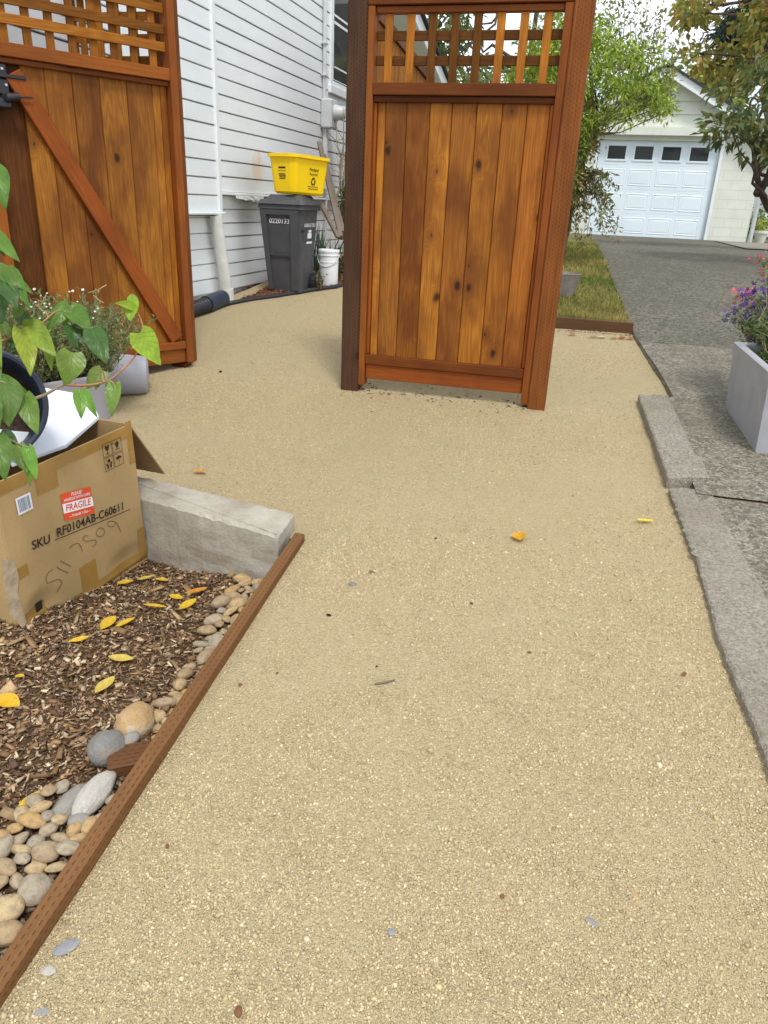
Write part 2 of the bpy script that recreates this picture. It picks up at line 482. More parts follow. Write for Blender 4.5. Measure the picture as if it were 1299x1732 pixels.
# ------------------------------------------------------------------ mesh helpers
class MB:
    def __init__(self):
        self.v, self.f, self.c, self.w = [], [], [], []

    def add(self, vs, fs, col=(1, 1, 1), ws=None):
        o = len(self.v)
        self.v += [tuple(map(float, q)) for q in vs]
        self.f += [tuple(i + o for i in q) for q in fs]
        self.c += [tuple(col)] * len(vs)
        self.w += [tuple(q) for q in ws] if ws is not None else [(0, 0, 0)] * len(vs)

    def box(self, c, size, mat=None, ch=.003, along=2, col=(1, 1, 1), seed=None):
        """chamfered box; mat is a 3x3 of axes in columns; wuv runs along the axis 'along'"""
        c = np.array(c, float)
        h = np.array(size, float) / 2
        A = np.eye(3) if mat is None else np.array(mat, float)
        ch = min(ch, *(h * .45))
        seed = random.random() * 10 if seed is None else seed
        idx = {}
        vs, ws = [], []
        o1, o2 = [k for k in range(3) if k != along]
        for s in ((a, b_, d) for a in (-1, 1) for b_ in (-1, 1) for d in (-1, 1)):
            for k in range(3):
                q = np.array([s[j] * (h[j] if j == k else h[j] - ch) for j in range(3)])
                idx[(s, k)] = len(vs)
                vs.append(c + A @ q)
                ws.append((q[o1] + q[o2], q[along] + h[along], seed))
        fs = []
        for k in range(3):
            i, j = [q for q in range(3) if q != k]
            for sk in (-1, 1):
                loop = []
                for (si, sj) in ((-1, -1), (1, -1), (1, 1), (-1, 1)):
                    s = [0, 0, 0]
                    s[k], s[i], s[j] = sk, si, sj
                    loop.append(idx[(tuple(s), k)])
                fs.append(tuple(loop))
            for si in (-1, 1):
                for sj in (-1, 1):
                    lo, hi = [0, 0, 0], [0, 0, 0]
                    lo[k], hi[k] = -1, 1
                    lo[i] = hi[i] = si
                    lo[j] = hi[j] = sj
                    lo, hi = tuple(lo), tuple(hi)
                    fs.append((idx[(lo, i)], idx[(hi, i)], idx[(hi, j)], idx[(lo, j)]))
        for s in ((a, b_, d) for a in (-1, 1) for b_ in (-1, 1) for d in (-1, 1)):
            fs.append((idx[(s, 0)], idx[(s, 1)], idx[(s, 2)]))
        self.add(vs, fs, col, ws)

    def bar(self, p, q, w1, w2, up=(0, 0, 1), **k):
        """box from p to q with section w1 (sideways) by w2 (towards up)"""
        p, q = np.array(p, float), np.array(q, float)
        d = q - p
        n = np.linalg.norm(d)
        z = d / n
        x = np.cross(np.array(up, float), z)
        x = x / np.linalg.norm(x)
        y = np.cross(z, x)
        self.box((p + q) / 2, (w1, w2, n), np.column_stack((x, y, z)), along=2, **k)

    def tube(self, pts, r, n=8, col=(1, 1, 1), cap=True):
        pts = [np.array(q, float) for q in pts]
        rs = r if hasattr(r, '__len__') else [r] * len(pts)
        vs, fs, ws = [], [], []
        px = None
        ln = 0
        for i, q in enumerate(pts):
            t = pts[min(i + 1, len(pts) - 1)] - pts[max(i - 1, 0)]
            t = t / (np.linalg.norm(t) + 1e-9)
            if px is None:
                a = np.array([0, 0, 1.0]) if abs(t[2]) < .9 else np.array([1.0, 0, 0])
                px = np.cross(t, a)
            px = px - t * (px @ t)
            px /= np.linalg.norm(px)
            py = np.cross(t, px)
            if i:
                ln += np.linalg.norm(q - pts[i - 1])
            for k in range(n):
                an = 2 * math.pi * k / n
                vs.append(q + rs[i] * (math.cos(an) * px + math.sin(an) * py))
                ws.append((an * rs[i], ln, 0))
        for i in range(len(pts) - 1):
            for k in range(n):
                k2 = (k + 1) % n
                fs.append((i * n + k, i * n + k2, (i + 1) * n + k2, (i + 1) * n + k))
        if cap:
            fs.append(tuple(range(n))[::-1])
            fs.append(tuple(range((len(pts) - 1) * n, len(pts) * n)))
        self.add(vs, fs, col, ws)

    def lathe(self, prof, mat=None, loc=(0, 0, 0), n=32, col=(1, 1, 1), close=False, sx=1, sy=1):
        A = np.eye(3) if mat is None else np.array(mat, float)
        loc = np.array(loc, float)
        vs, fs = [], []
        for (r, z) in prof:
            for k in range(n):
                a = 2 * math.pi * k / n
                vs.append(loc + A @ np.array([r * math.cos(a) * sx, r * math.sin(a) * sy, z]))
        for i in range(len(prof) - 1):
            for k in range(n):
                k2 = (k + 1) % n
                fs.append((i * n + k, i * n + k2, (i + 1) * n + k2, (i + 1) * n + k))
        if close:
            fs.append(tuple(range(n))[::-1])
            fs.append(tuple(range((len(prof) - 1) * n, len(prof) * n)))
        self.add(vs, fs, col)

    def prism(self, top, depth, col=(1, 1, 1), d=(0, 0, -1)):
        n = len(top)
        d = np.array(d, float) * depth
        vs = [np.array(q, float) for q in top] + [np.array(q, float) + d for q in top]
        fs = [tuple(range(n)), tuple(range(2 * n - 1, n - 1, -1))]
        fs += [(i, (i + 1) % n, n + (i + 1) % n, n + i) for i in range(n)]
        self.add(vs, fs, col, [(q[0], q[1], 0) for q in vs])

    def build(self, name, mat, parent=None, smooth=False, angle=None, recalc=True, base=None):
        me = bpy.data.meshes.new(name)
        v = np.array(self.v)
        if base is not None:
            v = v - np.array(base)
        me.from_pydata(v.tolist(), [], self.f)
        return finish(me, name, mat, parent, np.array(self.c), np.array(self.w), smooth, angle, recalc, base)


def finish(me, name, mat, parent, c, wv, smooth=False, angle=None, recalc=True, base=None):
    n = len(me.vertices)
    if c is not None and len(c) == n:
        a = me.attributes.new('col', 'FLOAT_COLOR', 'POINT')
        a.data.foreach_set('color', np.c_[c, np.ones(n)].astype(np.float32).ravel())
    if wv is not None and len(wv) == n:
        a = me.attributes.new('wuv', 'FLOAT_VECTOR', 'POINT')
        a.data.foreach_set('vector', np.asarray(wv, np.float32).ravel())
    if recalc:
        bm = bmesh.new()
        bm.from_mesh(me)
        bmesh.ops.recalc_face_normals(bm, faces=bm.faces)
        bm.to_mesh(me)
        bm.free()
    if smooth or angle:
        me.polygons.foreach_set('use_smooth', [True] * len(me.polygons))
        if angle:
            me.set_sharp_from_angle(angle=rad(angle))
    me.materials.append(mat)
    o = bpy.data.objects.new(name, me)
    COL.objects.link(o)
    if base is not None:
        o.location = tuple(float(q) for q in base)
    if parent is not None:
        o.parent = parent
        if parent.type == 'EMPTY' and base is None:
            o.matrix_parent_inverse = parent_inv(parent)
    return o


def parent_inv(p):
    return (Matrix.LocRotScale(p.location, p.rotation_euler, p.scale)).inverted()


def np_mesh(name, verts, faces, mat, cols=None, wv=None, parent=None, smooth=False):
    """faces: M x k array, all of one size"""
    me = bpy.data.meshes.new(name)
    k = faces.shape[1]
    me.vertices.add(len(verts))
    me.vertices.foreach_set('co', np.asarray(verts, np.float32).ravel())
    me.loops.add(faces.size)
    me.loops.foreach_set('vertex_index', np.asarray(faces, np.int32).ravel())
    me.polygons.add(len(faces))
    me.polygons.foreach_set('loop_start', np.arange(0, faces.size, k, dtype=np.int32))
    me.update(calc_edges=True)
    me.validate()
    return finish(me, name, mat, parent, cols, wv, smooth, None, False)


def tag(o, label=None, cat=None, group=None, kind=None):
    if label:
        o['label'] = label
    if cat:
        o['category'] = cat
    if group:
        o['group'] = group
    if kind:
        o['kind'] = kind
    return o


def thing(name, label, cat, loc=(0, 0, 0), group=None):
    o = bpy.data.objects.new(name, None)
    COL.objects.link(o)
    o.location = tuple(float(q) for q in loc)
    o.empty_display_size = .1
    return tag(o, label, cat, group)


def text_mb(s, size, mat3, loc, bold=0.0, sx=1.0, depth=0.0):
    """flat lettering as mesh data; mat3 columns = right, up, normal"""
    cu = bpy.data.curves.new('txt', 'FONT')
    cu.body = s
    cu.size = size
    cu.align_x = 'CENTER'
    cu.align_y = 'CENTER'
    cu.offset = bold
    cu.resolution_u = 3
    o = bpy.data.objects.new('txt', cu)
    COL.objects.link(o)
    dg = bpy.context.evaluated_depsgraph_get()
    me = o.evaluated_get(dg).to_mesh()
    A = np.array(mat3, float)
    loc = np.array(loc, float)
    vs = [loc + A @ np.array([v.co.x * sx, v.co.y, 0]) for v in me.vertices]
    fs = [tuple(p_.vertices) for p_ in me.polygons]
    o.evaluated_get(dg).to_mesh_clear()
    bpy.data.objects.remove(o)
    bpy.data.curves.remove(cu)
    return vs, fs


def sheet(name, mat, grids, kind='structure', zoff=0.0, smooth=True, fn=None):
    """grids: list of (x-lists per row or (x0,x1), ys, nx)"""
    mb = MB()
    for (xl, xr, ys, nx) in grids:
        vs, fs = [], []
        for y in ys:
            a = xl(y) if callable(xl) else xl
            b_ = xr(y) if callable(xr) else xr
            for i in range(nx + 1):
                x = a + (b_ - a) * i / nx
                z = gz(y) + zoff + (fn(x, y) if fn else 0)
                vs.append((x, y, z))
        n = nx + 1
        for j in range(len(ys) - 1):
            for i in range(nx):
                fs.append((j * n + i, j * n + i + 1, (j + 1) * n + i + 1, (j + 1) * n + i))
        mb.add(vs, fs)
    o = mb.build(name, mat, smooth=smooth, recalc=False)
    tag(o, kind=kind)
    return o


def lin(a, b_, n):
    return [float(q) for q in np.linspace(a, b_, n)]


# ------------------------------------------------------------------ the setting
def edge_x(y):          # left edge of the driveway
    return float(np.interp(y, [-3, .8, 1.8, 2.4, 3.5, 4.7, 5.0, 6.05, 8.4, 11.5, 17.2, 19.9], [1.25, .90, .79, .73, .655, .545, .515, .362, .20, .05, -.11, -.45]))


def timber_x(y):
    return -.962 + .041 * (2.43 - y)


def und(x, y):
    return .010 * mnoise.noise((x * 1.7, y * 1.7, 3.0)) + .005 * mnoise.noise((x * 5, y * 5, 1.0))


sheet('ground', M['dirt'], [(-80, 80, lin(-12, 6, 10) + lin(7, 13, 7) + [40, 160], 6)], zoff=-.34)
sheet('gravel_path', M['gravel'], [
    (timber_x, lambda y: edge_x(y) - .1, lin(-1.2, 2.42, 60), 40),
    (lambda y: timber_x(y) - .01 if y < 2.47 else -1.2, lambda y: edge_x(y) - .1, lin(2.42, 2.62, 9), 40),
    (-4.0, lambda y: edge_x(y) - (.1 if y < 4.55 else .004), lin(2.62, 6.15, 70), 90),
    (-3.15, -.9, lin(6.15, 13, 60), 30)], fn=und)
sheet('mulch_bed', M['soil'], [(-4.0, lambda y: timber_x(y) - .01, lin(-1.2, 2.62, 60), 70)],
      fn=lambda x, y: bed(x, y) - gz(y) + .014 * mnoise.noise((x * 3, y * 3, 8)) + .007 * mnoise.noise((x * 11, y * 11, 2)))
far_ys = lin(5.86, 13, 40) + lin(13.5, 20.2, 14)
sheet('driveway', M['concretefar'], [(edge_x, 6.5, far_ys, 30)], zoff=.028, fn=lambda x, y: .006 * mnoise.noise((x * 2, y * 2, 5)))
sheet('driveway_slab', M['concrete'], [(lambda y: edge_x(y) - (.10 if y < 4.55 else 0), 6.5, lin(3.30, 5.845, 30), 40)], zoff=.032, fn=lambda x, y: .005 * mnoise.noise((x * 3, y * 3, 6)))
sheet('driveway_slab', M['concrete'], [(lambda y: edge_x(y) - .10, 6.5, lin(-2.0, 3.293, 50), 40)], zoff=.026, fn=lambda x, y: .005 * mnoise.noise((x * 3, y * 3, 9)))
sheet('joint_fill', M['soil'], [(lambda y: edge_x(y) - .08, 6.5, [3.27, 3.32], 20)], zoff=.024)
# the broken side face of the driveway edge
mb = MB()
ys = lin(4.6, 12, 150)
ys2 = ys
vs, fs = [], []
for i, y in enumerate(ys):
    j = 0 if y < 4.6 else .012 * mnoise.noise((y * 9, 2, 0)) - .004
    vs += [(edge_x(y) + .004, y, gz(y) + .0285), (edge_x(y) - .006 + j, y, gz(y) - .01), (edge_x(y) - .008 + j, y, gz(y) - .15)]
    if i:
        a = (i - 1) * 3
        fs += [(a, a + 3, a + 4, a + 1), (a + 1, a + 4, a + 5, a + 2)]
mb.add(vs, fs)
tag(mb.build('driveway_edge', M['concrete'], recalc=False), kind='structure')
sheet('lawn', M['lawnsoil'], [(lambda y: -1.45 if y < 9 else -2.15, lambda y: edge_x(y) - .03, lin(6.26, 19.6, 50), 24)], zoff=.04,
      fn=lambda x, y: .02 * mnoise.noise((x * 2, y * 2, 4)))


def bed_edge(y):
    return float(np.interp(y, [6.0, 6.25, 6.6, 7.1, 8, 13], [-3.03, -2.90, -2.68, -2.36, -2.25, -2.25]))


sheet('bark_bed', M['redbark'], [(-3.3, lambda y: bed_edge(y) - .01, lin(6.02, 12.5, 40), 12)], zoff=.022,
      fn=lambda x, y: .012 * mnoise.noise((x * 6, y * 6, 4)) - .050 * min(1, max(0, (-2.93 - x) / .16)))
sheet('sidewalk', M['curb'], [(2.55, 7.0, lin(15.2, 19.4, 6), 8)], zoff=.045)


# ------------------------------------------------------------------ cedar fence panel, gate, side section
def tint(a):
    return (a, a, a)


def rtint(lo=.85, hi=1.15):
    a = random.uniform(lo, hi)
    return (a, a * random.uniform(.96, 1.03), a * random.uniform(.9, 1.05))


class Frame:
    """s along the fence, n towards the viewer's side, z up"""
    def __init__(self, ox, oy, th):
        self.o = np.array([ox, oy, 0.0])
        self.d = np.array([math.cos(th), math.sin(th), 0.0])
        self.n = np.array([self.d[1], -self.d[0], 0.0])
        if self.n[1] > 0 and abs(self.n[1]) > .05:
            self.n = -self.n
        self.A = np.column_stack((self.d, self.n, [0, 0, 1]))

    def p(self, s, n, z):
        return self.o + self.d * s + self.n * n + np.array([0, 0, z])

    def box(self, mb, s0, s1, n0, n1, z0, z1, along=2, **k):
        mb.box(self.p((s0 + s1) / 2, (n0 + n1) / 2, (z0 + z1) / 2), (s1 - s0, n1 - n0, z1 - z0), self.A, along=along, **k)


PY = 4.28
fp = thing('cedar_fence', 'stained cedar fence panel with lattice top standing between two posts on the gravel', 'fence panel', (-.775, PY, gz(PY)))
F = Frame(0, PY, 0)
ZT = 2.56
mb = MB(); F.box(mb, -1.385, -1.278, -.06, .047, .30, ZT, ch=.005, seed=3.3)
tag(mb.build('post', M['postdark'], fp), 'dark brown incised fence post')
mb = MB(); F.box(mb, -.262, -.165, -.055, .047, .30, ZT + .02, ch=.005, seed=5.1)
tag(mb.build('post', M['post'], fp), 'orange brown incised fence post')
mb = MB(); F.box(mb, -1.277, -1.240, -.03, .045, .462, 2.392, seed=1.2); mb.build('stile', M['railred'], fp)
mb = MB(); F.box(mb, -.303, -.2635, -.03, .045, .448, 2.392, seed=2.2); mb.build('stile', M['rail'], fp)
mb = MB(); F.box(mb, -1.2775, -.2625, -.032, .048, 2.3945, 2.485, 0, seed=4.4, col=tint(.72)); mb.build('top_rail', M['rail'], fp)
mb = MB()
F.box(mb, -1.238, -.305, -.022, .028, 2.362, 2.391, 0, col=tint(.9))
mb.build('lattice_stop', M['rail'], fp)
mb = MB(); F.box(mb, -1.2395, -.3035, -.03, .050, 1.998, 2.054, 0, seed=6.4, col=tint(.62)); mb.build('middle_rail', M['rail'], fp)
mb = MB(); F.box(mb, -1.2385, -.3045, -.02, .030, 1.967, 1.9965, 0, col=tint(.45)); mb.build('board_stop', M['rail'], fp)
mb = MB()
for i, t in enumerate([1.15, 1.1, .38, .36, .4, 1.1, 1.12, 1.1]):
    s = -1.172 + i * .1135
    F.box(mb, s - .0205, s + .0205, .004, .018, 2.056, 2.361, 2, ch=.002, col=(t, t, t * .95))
for i, z in enumerate([2.268, 2.158]):
    F.box(mb, -1.2385, -.3045, -.012, .003, z - .022, z + .022, 0, ch=.002, col=(.30, .30, .36))
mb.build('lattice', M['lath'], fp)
mb = MB()
edges = [-1.222, -1.178, -1.050, -.920, -.800, -.672, -.552, -.428, -.324]
edges = [-1.222, -1.178, -1.063, -.938, -.822, -.692, -.562, -.436, -.322]
tn = [(1.35, 1.4, 1.2), (.85, .85, .9), (.78, .72, .72), (1.25, 1.30, 1.1), (.86, .83, .85), (1.05, 1.05, .9), (.92, .88, .8), (1.05, .95, .9)]
sds = [2.2, 4.9, 7.73, 1.15, 6.02, 3.4, 8.8, 5.5]
for i in range(8):
    F.box(mb, edges[i] + .0012, edges[i + 1] - .0012, -.014, .002 + .0015 * (i % 2), .60, 1.985, 2, ch=.0055, seed=sds[i], col=tn[i])
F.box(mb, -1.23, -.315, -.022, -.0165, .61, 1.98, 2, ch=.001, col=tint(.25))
mb.build('board_panel', M['board'], fp)
mb = MB()
F.box(mb, -1.2395, -1.2235, -.014, .016, .647, 1.966, 2, col=(1.2, 1.05, .9))
mb.build('edge_stop', M['railred'], fp)
mb = MB()
F.box(mb, -.3205, -.3045, -.014, .016, .647, 1.30, 2, col=(1.25, 1.0, .9))
F.box(mb, -.3205, -.3045, -.014, .016, 1.302, 1.966, 2, col=(1.45, 1.25, 1.0))
mb.build('edge_stop', M['railred'], fp)
mb = MB(); F.box(mb, -1.2385, -.3045, -.02, .040, .592, .6455, 0, seed=9.1, col=tint(.72)); mb.build('bottom_rail', M['rail'], fp)
mb = MB(); F.box(mb, -1.2375, -.3055, -.02, .026, .503, .590, 0, seed=9.9, col=(1.1, 1.0, 1.0)); mb.build('kick_board', M['rail'], fp)

# --- the gate, swung open towards the viewer
GA = (-2.47, 4.38)
GT = rad(-121)
G = Frame(GA[0], GA[1], GT)
G.n = np.array([-math.sin(GT), math.cos(GT), 0.0])
if G.n[0] < 0:
    G.n = -G.n
G.A = np.column_stack((G.d, G.n, [0, 0, 1]))
gt = thing('garden_gate', 'cedar garden gate with diagonal brace and black latch, swung open beside the white house', 'gate', (GA[0], GA[1], gz(4.38)))
mb = MB(); G.box(mb, 0.0, .046, -.042, .045, .473, 2.60, seed=3.9, col=(1.0, .95, 1)); mb.build('hinge_stile', M['railred'], gt)
mb = MB(); G.box(mb, 1.030, 1.078, -.042, .045, .42, 2.60, seed=1.9, col=(1.2, 1.15, 1)); mb.build('latch_stile', M['railred'], gt)
mb = MB(); G.box(mb, .047, 1.029, -.038, .043, 2.067, 2.128, 0, seed=5.9, col=(1.15, 1.12, 1)); mb.build('middle_rail', M['railred'], gt)
mb = MB(); G.box(mb, .047, 1.029, -.03, .022, 2.040, 2.0655, 0, col=tint(.8)); mb.build('board_stop', M['rail'], gt)
mb = MB(); G.box(mb, .047, 1.029, -.038, .043, 2.53, 2.60, 0, seed=7.9); mb.build('top_rail', M['railred'], gt)
mb = MB()
for i in range(8):
    s = .115 + i * .1135
    G.box(mb, s - .0205, s + .0205, -.02, -.005, 2.1295, 2.529, 2, ch=.002, col=rtint(.55, 1.05))
for z, t in ((2.233, .95), (2.317, .55), (2.418, .75)):
    G.box(mb, .0475, 1.0285, -.004, .011, z - .023, z + .023, 0, ch=.002, col=tint(t))
mb.build('lattice', M['lath'], gt)
mb = MB()
ge = [.0475, .088, .137, .29, .445, .594, .735, .856]
gtn = [(1.1, 1.05, .9), (1.2, 1.25, 1.1), (.95, 1.0, 1.0), (.9, .95, .95), (.75, .75, .82), (.92, .92, .94), (1.05, 1.1, 1.05)]
for i in range(7):
    G.box(mb, ge[i] + .001, ge[i + 1] - .001, -.022, -.005 - .0015 * (i % 2), .56, 2.055, 2, ch=.0055, seed=[1.4, 8.2, 3.3, 6.6, 2.9, 5.7, 9.4][i], col=gtn[i])
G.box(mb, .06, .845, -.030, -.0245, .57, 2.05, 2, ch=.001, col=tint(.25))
mb.build('board_panel', M['board'], gt)
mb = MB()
G.box(mb, .838, 1.0295, -.050, -.034, .56, 2.055, 2, ch=.003, seed=4.1, col=(.42, .40, .5))  # last gate board, tinted much darker than the others and set further back
tag(mb.build('dark_board', M['board'], gt), 'dark set back board')
mb = MB(); G.box(mb, .047, 1.029, -.03, .040, .562, .608, 0, seed=2.7, col=(1.1, 1, 1)); mb.build('bottom_rail', M['railred'], gt)
mb = MB(); G.box(mb, .047, 1.029, -.03, .024, .474, .5605, 0, seed=8.3); mb.build('kick_board', M['railred'], gt)
mb = MB(); mb.bar(G.p(.88, .015, 2.025), G.p(.118, .015, .622), .036, .088, up=G.n, seed=6.2, col=(1.25, 1.15, 1.1))
mb2 = MB(); mb2.bar(G.p(.905, .016, 2.00), G.p(.100, .016, .625), .088, .034, up=tuple(G.n), seed=6.2, col=(1.2, 1.1, 1.1)); mb2.build('brace', M['rail'], gt)
# black gravity latch near the latch stile
lt = MB()
G.box(lt, .93, 1.024, .005, .024, 1.975, 2.035, 0, ch=.004)
G.box(lt, .93, 1.024, .005, .030, 1.90, 1.968, 0, ch=.004)
la = lt.build('latch', M['blackmetal'], gt)
lt = MB()
G.box(lt, .845, 1.03, .026, .040, 1.973, 1.990, 0, ch=.005)
lt.build('latch_bar', M['blackmetal'], la)
lt = MB()
lt.tube([G.p(.96, .03, 1.88), G.p(.95, .06, 1.885), G.p(.90, .066, 1.893)], [.022, .022, .018], 14)
lt.tube([G.p(.915, .045, 1.892), G.p(.83, .05, 1.898)], .0045, 8)
G.box(lt, .93, 1.02, .005, .05, 1.835, 1.885, 0, ch=.012)
lt.build('latch_lock', M['blackmetal'], la, smooth=True, angle=40)
for s, z in ((.952, 2.012), (.944, 1.942)):
    lt = MB()
    c0 = G.p(s, .024 if z > 2 else .030, z)
    lt.tube([c0, c0 + G.n * .004], [.008, .006], 12)
    lt.build('screw', M['steel'], la, smooth=True, angle=40)
mb = MB()
mb.box((-2.53, 4.37, .44), (.10, .08, .05), None, along=0, col=tint(.4))
tag(mb.build('wooden_block', M['rail']), 'small dark wooden block on the gravel under the gate hinge side', 'wooden block')

# --- narrow fixed section between the hinge post and the house
sp_ = thing('fence_section', 'narrow lattice topped fence section behind the open gate beside the house', 'fence section', (-2.9, 4.46, gz(4.46)))
H = Frame(0, 4.46, 0)
mb = MB(); H.box(mb, -2.605, -2.498, -.06, .047, .3, 2.60, ch=.005, seed=2.6); mb.build('post', M['post'], sp_)
for s0 in (-3.185, -2.645):
    mb = MB(); H.box(mb, s0, s0 + .038, -.03, .045, .46, 2.50); mb.build('stile', M['rail'], sp_)
for nm, z0, z1 in (('top_rail', 2.501, 2.58), ('middle_rail', 2.03, 2.09), ('bottom_rail', .55, .61)):
    mb = MB(); H.box(mb, -3.146, -2.646, -.03, .044, z0, z1, 0, col=tint(.8)); mb.build(nm, M['rail'], sp_)
mb = MB()
for i in range(4):
    s = -3.085 + i * .1135
    H.box(mb, s - .0205, s + .0205, .004, .018, 2.0915, 2.4995, 2, ch=.002, col=rtint(.5, 1.1))
for z in (2.19, 2.30, 2.41):
    H.box(mb, -3.1465, -2.6455, -.012, .003, z - .022, z + .022, 0, ch=.002, col=rtint(.4, .9))
mb.build('lattice', M['lath'], sp_)
mb = MB()
for i in range(4):
    H.box(mb, -3.146 + i * .125, -3.146 + i * .125 + .1235, -.014, .002, .612, 2.029, 2, ch=.004, col=rtint(.5, .8))
mb.build('board_panel', M['board'], sp_)

# ------------------------------------------------------------------ the white house
WX = -3.2
hs = thing('white_house', 'white clapboard house wall with a window, electric meter and downspout beyond the gate', 'house', (WX - 2, 7, gz(7)))


def lap_rows(mb, y0, y1, z0, z1, expo, xw, seed):
    rr_ = random.Random(seed)
    z = z0
    while z < z1 - .01:
        h = min(expo, z1 - z)
        y = y0
        while y < y1 - .05:
            ln_ = rr_.uniform(2.2, 4.6)
            e = min(y1, y + ln_)
            if y1 - e < .4:
                e = y1
            a = rr_.uniform(-.0008, .0012)
            zb = z + rr_.uniform(-.001, .001)
            gap = .0012
            n = max(2, int((e - y) / .35))
            vs, fs = [], []
            for i in range(n + 1):
                yy = y + gap + (e - y - 2 * gap) * i / n
                wv = .0012 * mnoise.noise((yy * 2.0, z * 9, 2))
                vs += [(xw - .004, yy, zb + wv), (xw + .016 + a, yy, zb + wv), (xw + .0175 + a, yy, zb + .004 + wv), (xw + .013 + a, yy, z + h - .0105), (xw - .001, yy, z + h - .0045 + wv)]
                if i:
                    o = (i - 1) * 5
                    fs += [(o + k, o + 5 + k, o + 6 + k, o + 1 + k) for k in range(4)]
            fs += [(0, 1, 2, 3, 4), tuple(n * 5 + k for k in (4, 3, 2, 1, 0))]
            mb.add(vs, fs)
            y = e
        z += expo


mb = MB()
lap_rows(mb, 1.9, 13.0, 1.512, 5.6, .1245, WX, 3)
lap_rows(mb, 6.235, 13.0, .687, 1.49, .1145, WX - .03, 4)
lap_rows(mb, 1.9, 6.235, .687, 1.33, .1245, WX - .03, 5)
sd_ = mb.build('siding', M['siding'], hs)
mb = MB()
lap_rows(mb, 1.9, 6.195, 1.352, 5.6, .132, WX + .035, 6)
mb.build('bay_siding', M['siding'], hs)
mb = MB()
mb.box((WX - 2.0 + .0, 7.45, 3.2), (3.92, 11.08, 5.3), ch=.005)
mb.build('wall', M['trim'], hs)
mb = MB()
mb.box((WX + .052, 6.222, 3.467), (.036, .052, 4.23), ch=.003)
mb.box((WX + .030, 6.2, 3.467), (.070, .012, 4.226), ch=.002)
mb.build('corner_board', M['trim'], hs)
mb = MB()
mb.bar((WX + .045, 1.9, 1.341), (WX + .045, 6.262, 1.341), .085, .020, ch=.006)
mb.bar((WX + .018, 6.262, 1.497), (WX + .018, 13.0, 1.485), .055, .022, ch=.006)
mb.build('water_table', M['trim'], hs)
# peeling paint edge hanging from the trim near the bin
mb = MB()
vs = []
for i in range(26):
    y = 6.55 + i * .024
    vs.append((WX + .047 + .004 * math.sin(i), y, 1.487))
for i in range(25, -1, -1):
    y = 6.55 + i * .024
    vs.append((WX + .052 + .008 * mnoise.noise((y * 13, 1, 1)), y, 1.462 - .028 * (i / 26) + .018 * mnoise.noise((y * 17, 0, 4))))
mb.prism(vs, .003, d=(1, 0, 0))
mb.build('paint_flap', M['trim'], hs)
mb = MB()
mb.box((WX - .18, 7.45, .42), (.22, 11.06, .52), ch=.006)
mb.build('foundation', M['cast'], hs)
mb = MB()
mb.prism([(-7.6, 1.7, 6.02), (WX + .16, 1.7, 6.02), (WX + .16, 13.2, 6.02), (-7.6, 13.2, 6.02)], .16)
mb.build('eave', M['trim'], hs)
# window beyond the meter
wz0 = 2.615
wf = MB()
for y in (9.155, 9.93):
    wf.bar((WX + .019, y, wz0 + .08), (WX + .019, y, 4.2), .028, .085, up=(0, 1, 0), ch=.004)
wf.bar((WX + .019, 9.11, 4.25), (WX + .019, 9.975, 4.25), .028, .10, ch=.004)
wf.bar((WX + .026, 9.08, wz0 + .035), (WX + .026, 10.0, wz0 + .035), .052, .085, ch=.006)
wi = wf.build('window', M['trim'], hs)
wf = MB()
wf.bar((WX + .018, 9.20, wz0 + .105), (WX + .018, 9.886, wz0 + .105), .016, .05, ch=.003)
wf.bar((WX + .018, 9.20, 3.32), (WX + .018, 9.886, 3.32), .014, .03, ch=.003)
for y in (9.217, 9.868):
    wf.bar((WX + .018, y, wz0 + .131), (WX + .018, y, 4.19), .014, .034, up=(0, 1, 0), ch=.003)
wf.build('sash', M['trim'], wi)
wf = MB()
wf.box((WX + .0155, 9.5425, 3.45), (.004, .612, 1.55), ch=.001)
wf.build('pane', M['glass'], wi)
# electric meter with its conduit
em = thing('electric_meter', 'pale grey electric meter box with conduit on the white siding', 'electric meter', (WX + .08, 8.9, 2.37))
mb = MB(); mb.box((WX + .085, 8.92, 2.375), (.13, .20, .29), ch=.012); mb.build('meter_box', M['metalgrey'], em)
mb = MB()
mb.lathe([(.082, 0), (.082, .03), (.072, .05), (.068, .105), (.05, .125), (.001, .128)], np.column_stack(([0, 1, 0], [0, 0, 1], [1, 0, 0])), (WX + .15, 8.94, 2.39), 24)
tag(mb.build('meter_dial', M['metalgrey'], em, smooth=True, angle=40), 'round glass meter dial')
mb = MB()
mb.tube([(WX + .045, 8.87, 2.52), (WX + .045, 8.87, 5.4)], .021, 10)
mb.tube([(WX + .05, 8.90, 2.23), (WX + .05, 8.90, 1.6)], [.035, .028], 10)
mb.tube([(WX + .04, 8.98, 2.24), (WX + .04, 8.98, .9)], .014, 8)
for z in (2.75, 3.05):
    mb.bar((WX + .045, 8.83, z), (WX + .045, 8.91, z), .055, .02)
mb.build('conduit', M['metalgrey'], em, smooth=True, angle=40)
